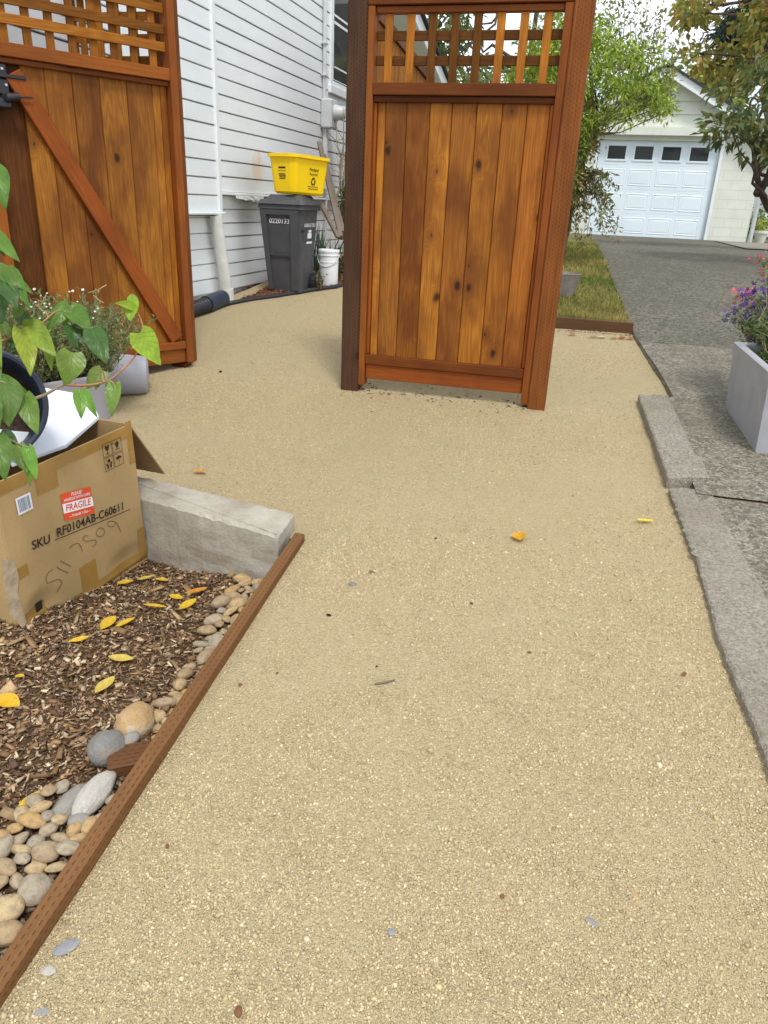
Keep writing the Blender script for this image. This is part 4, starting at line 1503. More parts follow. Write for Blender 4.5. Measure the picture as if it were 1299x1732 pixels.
# upright shoots against the sky
us = thing('shoot_clump', 'tall thin upright shoots with sparse small leaves against the sky above the garage', 'shrub', (.2, 10.6, gz(10.6)))
mb = MB(); P, N = [], []
for (bx_, by_, tx, ty_) in [(1050, 150, 1043, -60), (1065, 130, 1068, -50), (1078, 120, 1085, -40), (1085, 110, 1095, -70), (1100, 130, 1108, 20), (1100, 120, 1120, 2), (1115, 130, 1130, 15), (1120, 140, 1150, 50), (1040, 120, 1025, -60), (1030, 100, 1030, -40), (1055, 100, 1055, -80), (1090, 140, 1103, 55), (1125, 150, 1145, 85), (1070, 120, 1075, 0)]:
    a = at_y(bx_, by_ + 40, 9.4)
    e = at_y(tx, ty_, 9.6)
    pts = limb_pts(a, e, rng, 9, .015)
    mb.tube(limb_pts(np.array([-.40, 9.9, 2.2]), a, rng, 4, .03) + pts[1:], [.007] * 5 + list(np.linspace(.006, .0012, 9)), 5)
    for q0, q1 in zip(pts[:-1], pts[1:]):
        for _ in range(9):
            q = q0 + (q1 - q0) * rng.random() + rng.normal(size=3) * np.array([.035, .035, .02])
            P.append(q); N.append(rng.normal(size=3) * .5 + np.array([0, 0, .6]))
mb.build('stem', M['twig'], us, smooth=True)
leaves('foliage', np.array(P), np.array(N), .055, M['leaf'], [(.22, .28, .07), (.28, .32, .09), (.28, .26, .09), (.15, .20, .05)], rng, us, .42, .4, .0)

# right side: big-leaved dark tree in front, rust maple behind it, yellow green tree, dark conifer far away
body = region([(1205, 165), (1240, 120), (1300, 90), (1360, 90), (1400, 330), (1300, 300), (1282, 255), (1255, 270), (1235, 235), (1208, 225)], 10.2, 11.8)
cl = scatter_clumps(body, 60, 8, (.14, .26))
tree('broadleaf_tree', 'dark green broad leaved tree with a crooked forked trunk at the right of the driveway', 'tree', (2.35, 11.2, .93),
     [(2.35, 11.2, .90), (2.30, 11.1, 1.35), at_y(1299, 350, 11.0), at_y(1286, 322, 11.0), at_y(1279, 292, 11.0), at_y(1275, 255, 11.0), at_y(1282, 200, 11.0)], 5, cl, 1000, .13,
     [(.07, .11, .035), (.11, .16, .045), (.15, .20, .055), (.22, .26, .08), (.19, .16, .045), (.09, .13, .055)], 5, .06, .36, .5, .5)
mb = MB()
mp_ = [at_y(1286, 322, 11.0), at_y(1299, 300, 11.0), at_y(1315, 250, 11.0)]
mb.tube(mp_, [.05, .04, .03], 8)
mb.tube([at_y(1284, 320, 10.98), at_y(1281, 328, 10.96), at_y(1280, 332, 10.95)], [.05, .055, .03], 10)
o = mb.build('limb', M['bark'], bpy.data.objects['broadleaf_tree'], smooth=True)
body = region([(1145, 110), (1180, 75), (1225, 85), (1260, 70), (1300, 60), (1300, 150), (1215, 150), (1200, 115), (1160, 118)], 13, 15)
top = region([(1150, 8), (1180, -20), (1340, -30), (1340, 60), (1260, 45), (1230, 15), (1185, 25), (1165, 35)], 13, 15)
cl = scatter_clumps(body, 42, 4, (.12, .26)) + scatter_clumps(top, 46, 6, (.13, .28))
tree('maple_tree', 'rust tinged green maple reaching over the garage roof from the right', 'tree', (4.2, 14.3, .95),
     [(4.2, 14.3, .95), (4.1, 14.2, 2.2), (3.9, 14.1, 3.4), (3.7, 14, 4.6), (3.5, 14, 5.6)], 3, cl, 1150, .11,
     [(.30, .25, .05), (.33, .26, .05), (.22, .25, .05), (.36, .22, .045), (.16, .20, .045), (.27, .28, .06)], 9, .12, .62, .35, .35)
body = region([(1160, 130), (1200, 122), (1235, 140), (1240, 175), (1215, 165), (1180, 140)], 26, 28)
tree('yellow_green_tree', 'yellow green tree showing above the garage roof slope', 'tree', (3.6, 27.5, .95), [(3.6, 27.5, .95), (3.5, 27.3, 2.5), (3.3, 27, 4.0), (3.2, 27, 5.0)], 3,
     scatter_clumps(body, 40, 12, (.35, .6)), 260, .22, [(.38, .42, .09), (.46, .46, .10), (.28, .33, .07)], 10, .15, .6)
body = region([(1225, 45), (1245, 30), (1300, 20), (1330, 20), (1330, 100), (1290, 95), (1270, 62), (1240, 65)], 40, 43)
tree('conifer_tree', 'tall dark conifer far behind the maple at the upper right', 'tree', (12.5, 42, .95), [(12.3, 42, .95), (12.3, 42, 5), (12.2, 42, 10), (12.1, 42, 16)], 3,
     scatter_clumps(body, 60, 14, (.7, 1.3)), 130, .42, [(.025, .045, .03), (.035, .06, .035), (.018, .035, .026)], 11, .3, .22, .8)
# greenery seen through the panel's lattice
body = region([(716, 30), (745, 15), (790, 40), (790, 120), (760, 150), (725, 140)], 22, 25)
tree('garden_tree', 'dark green tree seen through the middle of the panel lattice', 'tree', (-2.6, 24, .95), [(-2.6, 24, .95), (-2.6, 24, 3), (-2.5, 23.8, 5), (-2.4, 23.6, 7)], 3,
     scatter_clumps(body, 34, 15, (.28, .55)), 230, .2, [(.06, .10, .03), (.09, .14, .035), (.12, .16, .05)], 12, .14, .5)
body = region([(740, 120), (800, 105), (880, 110), (960, 100), (960, 160), (740, 160)], 15, 18)
tree('garden_hedge', 'pale green shrub row behind the panel lattice at its foot', 'hedge', (-1.0, 16.5, .95), [(-1.0, 16.5, .95), (-1.0, 16.5, 1.6), (-1.0, 16.4, 2.4)], 4,
     scatter_clumps(body, 60, 16, (.2, .4)), 420, .13, [(.14, .20, .05), (.20, .25, .07), (.10, .15, .04), (.26, .27, .12)], 13, .08, .5)
body = region([(1270, 345), (1330, 345), (1330, 400), (1268, 395)], 22, 24)
tree('garden_shrub', 'bright green leafy shrub beyond the garage corner on the right', 'shrub', (4.9, 23, .95), [(4.9, 23, .95), (4.9, 23, 1.3), (4.9, 23, 1.7)], 4,
     scatter_clumps(body, 44, 17, (.15, .3)), 500, .11, [(.10, .20, .04), (.16, .27, .06), (.06, .12, .03), (.3, .36, .2)], 14, .05, .5)

# far belt of trees closing the view to the sides
for k, (x, y, h) in enumerate([(-9, 40, 6.0), (-2, 46, 6.5), (6, 50, 6.0), (22, 45, 9), (30, 36, 9), (-20, 38, 8)]):
    rng_ = random.Random(40 + k)
    cl = [(x + rng_.gauss(0, 1.8), y + rng_.gauss(0, 1.5), 1.5 + rng_.random() * (h - 2), 1.4, 1.4, 1.1) for _ in range(26)]
    tree('distant_tree', 'distant green tree far behind the gardens', 'tree', (x, y, .9), [(x, y, .9), (x, y, h * .4), (x + .2, y, h * .8)], 4, cl, 70, .5,
         [(.06, .09, .03), (.09, .13, .04), (.13, .16, .05)], 50 + k, .2, .6, group='distant trees behind the gardens')

# ------------------------------------------------------------------ curb stones, timber edging, lawn border
def rough_poly(pts, step, amp, seed):
    out = []
    n = len(pts)
    for i in range(n):
        a, b_ = np.array(pts[i], float), np.array(pts[(i + 1) % n], float)
        k = max(1, int(np.linalg.norm(b_ - a) / step))
        t = (b_ - a) / np.linalg.norm(b_ - a)
        nr = np.array([t[1], -t[0], 0])
        for j in range(k):
            q = a + (b_ - a) * j / k
            s = (.35 * mnoise.noise((q[0] * 9, q[1] * 9, seed)) + .8 * mnoise.noise((q[0] * 48, q[1] * 48, seed)) + .5 * mnoise.noise((q[0] * 110, q[1] * 110, seed)))
            out.append(q + nr * amp * s)
    return out


def slab(top, depth, bev, name, mat, seed, amp=.006, step=.016):
    ring = rough_poly(top, step, amp, seed)
    cx = sum(ring) / len(ring)
    mb = MB()
    n = len(ring)
    vs, fs = [], []
    inner = []
    for i, q in enumerate(ring):
        t = ring[(i + 1) % n] - ring[i - 1]
        t = t / (np.linalg.norm(t) + 1e-9)
        nr = np.array([-t[1], t[0], 0])
        if nr @ (cx - q) < 0:
            nr = -nr
        inner.append(q + nr * bev * (1 + .8 * mnoise.noise((q[0] * 30, q[1] * 30, seed))))
    for q in inner:
        vs.append(q)
    for q in ring:
        vs.append(q - np.array([0, 0, bev * (.8 + .5 * mnoise.noise((q[0] * 25, q[1] * 25, seed + 3)))]))
    for q in ring:
        vs.append(q - np.array([0, 0, depth]))
    fs.append(tuple(range(n)))
    for k in range(2):
        fs += [(k * n + i, k * n + (i + 1) % n, (k + 1) * n + (i + 1) % n, (k + 1) * n + i) for i in range(n)]
    mb.add(vs, fs)
    return mb.build(name, mat)


c1 = [at_g(1080, 667, .055), at_g(1129, 667, .055), at_g(1150, 710, .055), at_g(1176, 768, .055), at_g(1190, 780, .054), at_g(1200, 806, .054), at_g(1130, 807, .054)]
c1 = [np.array([q[0], q[1], q[2]]) for q in c1]
tag(slab(c1, .14, .007, 'curb_stone', M['curb'], 2), 'short raised concrete curb slab between the gravel and the driveway, chipped on its near corner', 'curb stone')
c2 = [at_g(1132, 825, .026), at_g(1203, 827, .026), at_g(1240, 905, .03), at_g(1299, 1010, .03)]
c2.append(np.array([c2[-1][0] + .10, 1.2, gz(1.2) + .03]))
c2.append(np.array([c2[-1][0] + .13, .2, gz(.2) + .03]))
q3 = [at_g(1305, 1300, .03), at_g(1268, 1205, .03), at_g(1215, 1075, .03), at_g(1180, 950, .03)]
c2 += [np.array([q3[0][0] + .10, .2, gz(.2) + .03])] + q3
tag(slab(c2, .14, .008, 'curb_stone', M['curb'], 7, .007), 'long worn concrete curb slab running to the lower right edge', 'curb stone')

TW = .041
tz = .046
a = np.array([timber_x(-.5), -.5, gz(-.5) + tz])
b_ = np.array([timber_x(2.47), 2.47, gz(2.47) + tz - .012])
mb = MB()
n_ = (b_ - a) / np.linalg.norm(b_ - a)
sx_ = np.cross(n_, [0, 0, 1]); sx_ /= np.linalg.norm(sx_)
up_ = np.cross(sx_, n_)
mb.bar(a - up_ * .065, b_ - up_ * .065, TW, .13, up=tuple(up_), ch=.004, seed=2.0, col=(1.15, 1.05, .95))
tag(mb.build('timber_edging', M['timber']), 'brown incised timber edging board between the mulch bed and the gravel path', 'timber edging')

# cast concrete block
ct_ = .088
k0, k1, k2, k3 = at_g(470, 906, ct_), at_g(498, 864, ct_), at_g(236, 803, ct_), at_g(235, 838, ct_)
ext = (k3 - k0) * .55
zt = gz(k0[1]) + ct_
topq = [k0, k1, k2 + ext * .9, k3 + ext]
topq = [np.array([q[0], q[1], zt + .7 * (gz(q[1]) - gz(k0[1]))]) for q in topq]
tag(slab(topq, .30, .014, 'concrete_block', M['cast'], 4, .0022, .016), 'low cast concrete wall block between the cardboard box and the gravel', 'concrete block')

# lawn border
mb = MB()
e0, e1 = np.array([-1.45, 6.22, gz(6.22) + .02]), np.array([.352, 6.17, gz(6.17) + .02])
mb.bar(e0, e1, .05, .13, seed=3.0, col=(.75, .78, .9))
tag(mb.build('lawn_border', M['timber']), 'brown timber border board holding the lawn edge behind the fence panel', 'lawn border')

# ------------------------------------------------------------------ cardboard box
A2 = at_b(42, 1062, .004)
B2 = at_b(250, 948, .004)
bd = np.array([A2[0] - B2[0], A2[1] - B2[1], 0.0])
BLW = float(np.linalg.norm(bd))
BL = .535                         # marks on the box are laid out in these units, SC scales them to metres
SC = BLW / BL
bd = bd / np.linalg.norm(bd)
bnrm = np.array([-bd[1], bd[0], 0.0])
if bnrm[0] < 0:
    bnrm = -bnrm
tl = rad(-2.6)                    # the bed is uneven, the box leans a little
u_ = (bd * math.cos(tl) + np.array([0, 0, 1]) * math.sin(tl)) * SC        # along the front, right corner to left corner
v_ = (-bd * math.sin(tl) + np.array([0, 0, 1]) * math.cos(tl)) * SC       # up the front face
BO = np.array([B2[0], B2[1], B2[2] + .002])
BH, BD = .487, .42


def bp(s, h, n=0.0):
    return BO + u_ * s + v_ * h + bnrm * n


BA = np.column_stack((u_, bnrm, v_))
cb = thing('cardboard_box', 'dented open cardboard box with orange FRAGILE sticker standing on the mulch', 'cardboard box', BO)
tk = .006
mb = MB()


def wavy(mb, o, ux, vx, w_, h_, nrm, th, n=14, m_=14, amp=.004, seed=0, dent=None):
    """a slightly buckled sheet of card with thickness"""
    vs, fs = [], []
    for side in (0, 1):
        for j in range(m_ + 1):
            for i in range(n + 1):
                s, h = w_ * i / n, h_ * j / m_
                q = o + ux * s + vx * h
                e = min(i, n - i, 3) / 3.0 * min(j, m_ - j, 3) / 3.0
                d = amp * mnoise.noise((s * 6, h * 6, seed)) * e
                if dent:
                    d += dent(s, h)
                vs.append(q + nrm * (d - th * side))
    N1 = (n + 1) * (m_ + 1)
    for j in range(m_):
        for i in range(n):
            a = j * (n + 1) + i
            fs.append((a, a + 1, a + n + 2, a + n + 1))
            fs.append((N1 + a, N1 + a + n + 1, N1 + a + n + 2, N1 + a + 1))
    rim = [i for i in range(n + 1)] + [j * (n + 1) + n for j in range(1, m_ + 1)] + [m_ * (n + 1) + i for i in range(n - 1, -1, -1)] + [j * (n + 1) for j in range(m_ - 1, 0, -1)]
    for a, b2 in zip(rim, rim[1:] + rim[:1]):
        fs.append((a, b2, N1 + b2, N1 + a))
    mb.add(vs, fs)


def front_dent(s, h):
    d = 0.0
    r = math.hypot((s - .455), (h - .075) * 1.2)
    d -= .024 * max(0, 1 - r / .075)
    r = math.hypot((s - .10) * .6, (h - .055) * 1.3)
    d -= .014 * max(0, 1 - r / .06)
    if h < .02:
        d -= .008
    return d


wavy(mb, BO, u_, v_, BL, BH, bnrm, tk, 44, 44, .006, 1, front_dent)
mb.build('front_wall', M['card'], cb, smooth=True, angle=50)
mb = MB()
wavy(mb, BO - bnrm * BD, u_, v_, BL, BH, -bnrm, tk, 12, 12, .006, 2)
wavy(mb, BO - bnrm * .007, -bnrm, v_, BD - .014, BH, -u_ / SC, tk, 12, 12, .006, 3)
wavy(mb, BO + u_ * BL - bnrm * .007, -bnrm, v_, BD - .014, BH, u_ / SC, tk, 12, 12, .008, 4)
wavy(mb, BO + v_ * .004, u_, -bnrm, BL, BD, -v_ / SC, tk, 8, 8, .002, 5)
mb.build('wall', M['card'], cb, smooth=True, angle=50)
# flap hanging out over the right side, flap folded in at the back
mb = MB()
fo = bp(-.002, BH - .004, -.012)
fd = (-u_ * .55 - v_ * .835) / SC
wavy(mb, fo, -bnrm, fd, BD * .92, .33, np.cross(-bnrm, fd), tk, 10, 10, .010, 6)
mb.build('side_flap', M['cardin'], cb, smooth=True, angle=50)
mb = MB()
fo = bp(.01, BH - .002, -BD + .01)
fd = (v_ / SC * .75 - bnrm * .65)
wavy(mb, fo, u_, fd, BL * .9, .17, np.cross(u_ / SC, fd), tk, 10, 8, .010, 7)
mb.build('back_flap', M['card'], cb, smooth=True, angle=50)
# parcel tape


def patch(mb, s0, s1, h0, h1, n=.0022, k=10, dent=True):
    vs, fs = [], []
    for j in range(k + 1):
        for i in range(k + 1):
            s = s0 + (s1 - s0) * i / k
            h = h0 + (h1 - h0) * j / k
            e = min(s / BL * 44, 44 - s / BL * 44, 3) / 3.0 * min(h / BH * 44, 44 - h / BH * 44, 3) / 3.0
            d = .006 * mnoise.noise((s * 6, h * 6, 1)) * max(0, e) + front_dent(s, h)
            vs.append(bp(s, h, d + n))
    for j in range(k):
        for i in range(k):
            a = j * (k + 1) + i
            fs.append((a, a + 1, a + k + 2, a + k + 1))
    mb.add(vs, fs)


for (s0_, s1_, h0_, h1_, n_, k_) in ((.0, .535, BH - .036, BH - .001, .002, 24), (.325, .405, BH - .085, BH - .034, .0016, 10), (.0, .034, .01, .13, .0022, 10), (.035, .40, .004, .046, .002, 20), (.235, .305, .044, .125, .0016, 10), (.44, .53, .002, .09, .0022, 10), (.485, .535, .20, .235, .0014, 8), (.0, .028, .36, .50, .0014, 8)):
    mb = MB()
    patch(mb, s0_, s1_, h0_, h1_, n_, k_)
    mb.build('tape', M['tape'], cb, smooth=True)
# printed marks. On the front face the reader's right is -u
FR = np.column_stack((-u_, v_, bnrm))


def ftext(s, size, ss, hh, bold=0.0, sx=1.0, rot=0.0, n=.0035):
    R_ = np.array([[math.cos(rot), -math.sin(rot), 0], [math.sin(rot), math.cos(rot), 0], [0, 0, 1]])
    return text_mb(s, size, FR @ R_, bp(ss, hh, front_surf(ss, hh) + n), bold, sx)


def front_surf(s, h):
    return .006 * mnoise.noise((s * 6, h * 6, 1)) + front_dent(s, h)


def fquad(mb, s0, s1, h0, h1, n=.003):
    mb.add([bp(s0, h0, front_surf(s0, h0) + n), bp(s1, h0, front_surf(s1, h0) + n), bp(s1, h1, front_surf(s1, h1) + n), bp(s0, h1, front_surf(s0, h1) + n)], [(0, 1, 2, 3)])


def wcoord(px, py):
    """front-face s, h of a photographed mark"""
    d = ray(px, py)
    t = ((BO - CAM) @ bnrm) / (d @ bnrm)
    q = CAM + d * t - BO
    return float(q @ u_) / SC ** 2, float(q @ v_) / SC ** 2


def fline(mb, pix, wd, n=.0034, closed=False):
    """pen stroke through photographed points"""
    st = [wcoord(*q) for q in pix]
    if closed:
        st.append(st[0])
    sm = []
    for i in range(len(st) - 1):
        p0 = st[max(0, i - 1)] if not closed else st[(i - 1) % (len(st) - 1)]
        p1, p2 = st[i], st[i + 1]
        p3 = st[min(len(st) - 1, i + 2)] if not closed else st[(i + 2) % (len(st) - 1)]
        for k in range(5):
            t = k / 5
            sm.append(tuple(.5 * ((2 * p1[j]) + (-p0[j] + p2[j]) * t + (2 * p0[j] - 5 * p1[j] + 4 * p2[j] - p3[j]) * t * t + (-p0[j] + 3 * p1[j] - 3 * p2[j] + p3[j]) * t ** 3) for j in (0, 1)))
    sm.append(st[-1])
    vs, fs = [], []
    for i, q in enumerate(sm):
        a = np.array(sm[min(i + 1, len(sm) - 1)]) - np.array(sm[max(i - 1, 0)])
        a = a / (np.linalg.norm(a) + 1e-9)
        m_ = np.array([-a[1], a[0]]) * wd / 2
        for sg in (1, -1):
            s, h = q[0] + sg * m_[0], q[1] + sg * m_[1]
            vs.append(bp(s, h, front_surf(s, h) + n))
        if i:
            o_ = (i - 1) * 2
            fs.append((o_, o_ + 1, o_ + 3, o_ + 2))
    mb.add(vs, fs)


# torn corner: pale paper core showing at the lower left
mb = MB()
tp_ = [wcoord(*q) for q in ((1, 945), (22, 946), (30, 975), (28, 1000), (44, 1052), (38, 1064), (14, 1038), (4, 985))]
mb.add([bp(a_, b2, front_surf(a_, b2) + .0030) for a_, b2 in tp_], [tuple(range(len(tp_)))])
mb.build('torn_corner', plain('torn_card_core', (.44, .35, .23), .9, .1, .25, 30, .5), cb)

pr2 = MB()
s0, h0 = wcoord(67, 918)
s1, h1 = wcoord(155, 884)
s2, h2 = wcoord(92, 914)
s3, h3 = wcoord(219, 861)
ang = math.atan2(h3 - h2, s2 - s3)
pr2.add(*ftext('SKU', .037, *wcoord(68, 917), .0004, 1.0, ang))
pr2.add(*ftext('RF0104AB-C60611', .037, *wcoord(154, 877), .0004, 1.0, ang))
fline(pr2, [(91, 913), (155, 887), (220, 861)], .0022)
# handling symbols: glass, up arrow, hands, umbrella, each in a frame
sA, hA = wcoord(172, 754)
sB, hB = wcoord(208, 780)
cw, chh = .040, .042
for (i, j) in ((0, 0), (1, 0), (0, 1), (1, 1)):
    s_ = sA - i * (cw + .003)
    h_ = hA + .002 - j * (chh + .003)
    lw = .0013
    fquad(pr2, s_, s_ - cw, h_, h_ - lw); fquad(pr2, s_, s_ - cw, h_ - chh, h_ - chh + lw)
    fquad(pr2, s_, s_ - lw, h_, h_ - chh); fquad(pr2, s_ - cw + lw, s_ - cw, h_, h_ - chh)
    c_s, c_h = s_ - cw / 2, h_ - chh / 2

    def poly(pts, n=.0031):
        pr2.add([bp(c_s - x, c_h + y, front_surf(c_s, c_h) + n) for x, y in pts], [tuple(range(len(pts)))])
    if (i, j) == (0, 0):
        poly([(-.009, .014), (-.003, .014), (.000, .006), (.002, .014), (.009, .014), (.007, .002), (.0015, -.003), (-.0015, -.003), (-.007, .002)])
        poly([(-.001, -.003), (.001, -.003), (.001, -.012), (-.001, -.012)])
        poly([(-.006, -.012), (.006, -.012), (.006, -.014), (-.006, -.014)])
    elif (i, j) == (1, 0):
        poly([(0, .015), (.011, .004), (.005, .004), (.005, -.006), (-.005, -.006), (-.005, .004), (-.011, .004)])
        poly([(-.010, -.010), (.010, -.010), (.010, -.0125), (-.010, -.0125)])
    elif (i, j) == (0, 1):
        poly([(-.004, .014), (.004, .014), (.006, .009), (.004, .004), (-.004, .004), (-.006, .009)])
        poly([(-.013, .002), (-.009, .004), (-.003, -.006), (-.004, -.015), (-.009, -.015), (-.009, -.007)])
        poly([(.013, .002), (.009, .004), (.003, -.006), (.004, -.015), (.009, -.015), (.009, -.007)])
    else:
        poly([(-.013, .002), (-.009, .009), (0, .012), (.009, .009), (.013, .002)])
        poly([(-.0007, .002), (.0007, .002), (.0007, -.012), (-.0007, -.012)])
# printed corner mark at the lower left
sC, hC = wcoord(72, 1026)
fquad(pr2, sC + .014, sC - .012, hC - .016, hC + .014)
pr2.build('print', M['ink'], cb)
pen = MB()
for st in ([(116, 927), (122, 921), (131, 919), (135, 924), (138, 932)],
           [(147, 906), (141, 906), (139, 912), (146, 915), (159, 913), (161, 919), (155, 925)],
           [(196, 884), (187, 881), (180, 884), (183, 890), (191, 890), (196, 884), (200, 891), (204, 899)],
           [(89, 963), (81, 969), (78, 978), (80, 986), (87, 984), (98, 980), (104, 984), (101, 993), (97, 1002)],
           [(95, 958), (100, 962), (115, 969)], [(101, 948), (108, 952), (119, 958)]):
    fline(pen, st, .0020, .0036)
fline(pen, [(166, 893), (173, 894), (175, 901), (170, 907), (163, 906), (161, 899)], .0020, .0036, True)
pen.build('handwriting', M['penink'], cb)
# FRAGILE sticker
fs0, fh0 = wcoord(102, 836)
fs1, fh1 = wcoord(152, 823)
fs2, fh2 = wcoord(158, 867)
fs3, fh3 = wcoord(108, 881)


def sticker(u, v, n):
    s = (fs0 * (1 - u) + fs1 * u) * (1 - v) + (fs3 * (1 - u) + fs2 * u) * v
    h = (fh0 * (1 - u) + fh1 * u) * (1 - v) + (fh3 * (1 - u) + fh2 * u) * v
    return s, h, bp(s, h, front_surf(s, h) + n)


def sq(mb, u0, u1, v0, v1, n):
    mb.add([sticker(u0, v0, n)[2], sticker(u1, v0, n)[2], sticker(u1, v1, n)[2], sticker(u0, v1, n)[2]], [(0, 1, 2, 3)])


mb = MB(); sq(mb, 0, 1, 0, 1, .0034); stk = mb.build('fragile_sticker', M['redink'], cb)
mb = MB(); sq(mb, .0, 1, .37, .72, .0042)
fang = math.atan2(fh1 - fh0, fs0 - fs1)
for tx_, sz, v in (('PLEASE', .014, .10), ('HANDLE WITH CARE', .0115, .25), ('—THANK YOU—', .0115, .87)):
    s, h, _ = sticker(.5, v, 0)
    mb.add(*ftext(tx_, sz, s, h, .0002, .95, fang, .0046))
mb.build('sticker_white', M['whiteink'], stk)
mb = MB()
s, h, _ = sticker(.5, .55, 0)
mb.add(*ftext('FRAGILE', .029, s, h, .0004, .93, fang, .0050)); mb.build('lettering', M['redink'], stk)
# barcode sticker
mb = MB()
bs0, bh0 = wcoord(25, 843)
bs1, bh1 = wcoord(56, 862)
fquad(mb, bs0, bs1, bh1 + .004, bh0 - .002, .0034)
bc = mb.build('barcode_sticker', M['whiteink'], cb)
mb = MB()
x = bs0 - .006
rb = random.Random(5)
while x > bs1 + .008:
    wd = rb.choice([.0012, .0018, .003])
    fquad(mb, x, x - wd, bh1 + .010, bh0 - .007, .0042)
    x -= wd + rb.choice([.0012, .002])
mb.build('bars', plain('blue_grey_ink', (.20, .26, .32), .7), bc)

# white foam sheet lying across the open box
tf_ = []
mb = MB()
P0, P1, P2, P3 = bp(.065, BH + .012, -.10), bp(.40, BH + .018, .012), bp(.60, BH + .02, -.10), bp(.30, BH + .16, -.42)
q = [at_d(167, 704, 2.92), at_d(112, 752, 2.70), at_d(20, 784, 2.50), at_d(-40, 720, 2.60), at_d(70, 655, 3.04), at_d(151, 669, 3.06)]
mb.prism(q, .012)
tag(mb.build('foam_sheet', M['foam']), 'white foam sheet resting across the top of the open cardboard box', 'foam sheet')

# ------------------------------------------------------------------ nursery pot on its side with dogwood sprays
dg = thing('potted_dogwood', 'dogwood with heart shaped green leaves growing from a dark nursery pot lying on the box', 'potted plant', at_d(-10, 690, 2.25))
pc = at_d(-22, 684, 2.44)
ax_ = np.array([.60, -.70, .28]); ax_ /= np.linalg.norm(ax_)
sx_ = np.cross(ax_, [0, 0, 1]); sx_ /= np.linalg.norm(sx_)
PA_ = np.column_stack((sx_, np.cross(ax_, sx_), ax_))
mb = MB()
mb.lathe([(.117, -.33), (.133, -.32), (.167, -.045), (.169, -.039), (.183, -.033), (.186, .0), (.178, .004), (.168, 0), (.164, -.03), (.150, -.22), (.001, -.23)], PA_, pc, 48)
mb.build('pot', M['navyplastic'], dg, smooth=True, angle=40)
mb = MB()
mb.lathe([(.150, -.205), (.10, -.195), (.001, -.19)], PA_, pc, 24)
mb.build('soil', M['tanksoil'], dg, smooth=True)


def dog_leaf(mb, base, tip, width, face, col, curl=.25, fold=.25):
    """heart-shaped leaf from base to tip (3-D), facing 'face'"""
    base, tip = np.array(base, float), np.array(tip, float)
    d = tip - base
    ln_ = np.linalg.norm(d)
    d /= ln_
    f = np.array(face, float)
    f = f - d * (f @ d)
    f /= np.linalg.norm(f)
    s = np.cross(d, f)
    nu, nv = 6, 14
    vs, fs, ws = [], [], []
    for j in range(nv + 1):
        t = j / nv
        wd = width * .5 * (math.sin(math.pi * min(1, (t * .93 + .07)) ** .72) ** .80) * (1 - .22 * t)
        if j == nv:
            wd = width * .002
        lob = -.07 * ln_ * max(0, 1 - t * 5)
        for i in range(-nu, nu + 1):
            a = i / nu
            q = base + d * (ln_ * t + lob * abs(a) ** 1.5) + s * wd * a
            hgt = fold * wd * abs(a) ** 1.3 * (1 if t < .9 else .5)
            hgt -= curl * ln_ * (t - .3) ** 2 * 1.1 - curl * ln_ * .09
            hgt += .012 * ln_ * math.sin(9 * t * math.pi + abs(a) * 2.5) * abs(a) + .02 * ln_ * mnoise.noise((base[0] * 90 + a * 1.5, base[1] * 90, t * 3))
            vs.append(q + f * hgt)
            ws.append((a, t, 0))
    m_ = 2 * nu + 1
    for j in range(nv):
        for i in range(m_ - 1):
            a = j * m_ + i
            fs.append((a, a + 1, a + m_ + 1, a + m_))
    mb.add(vs, fs, col, ws)


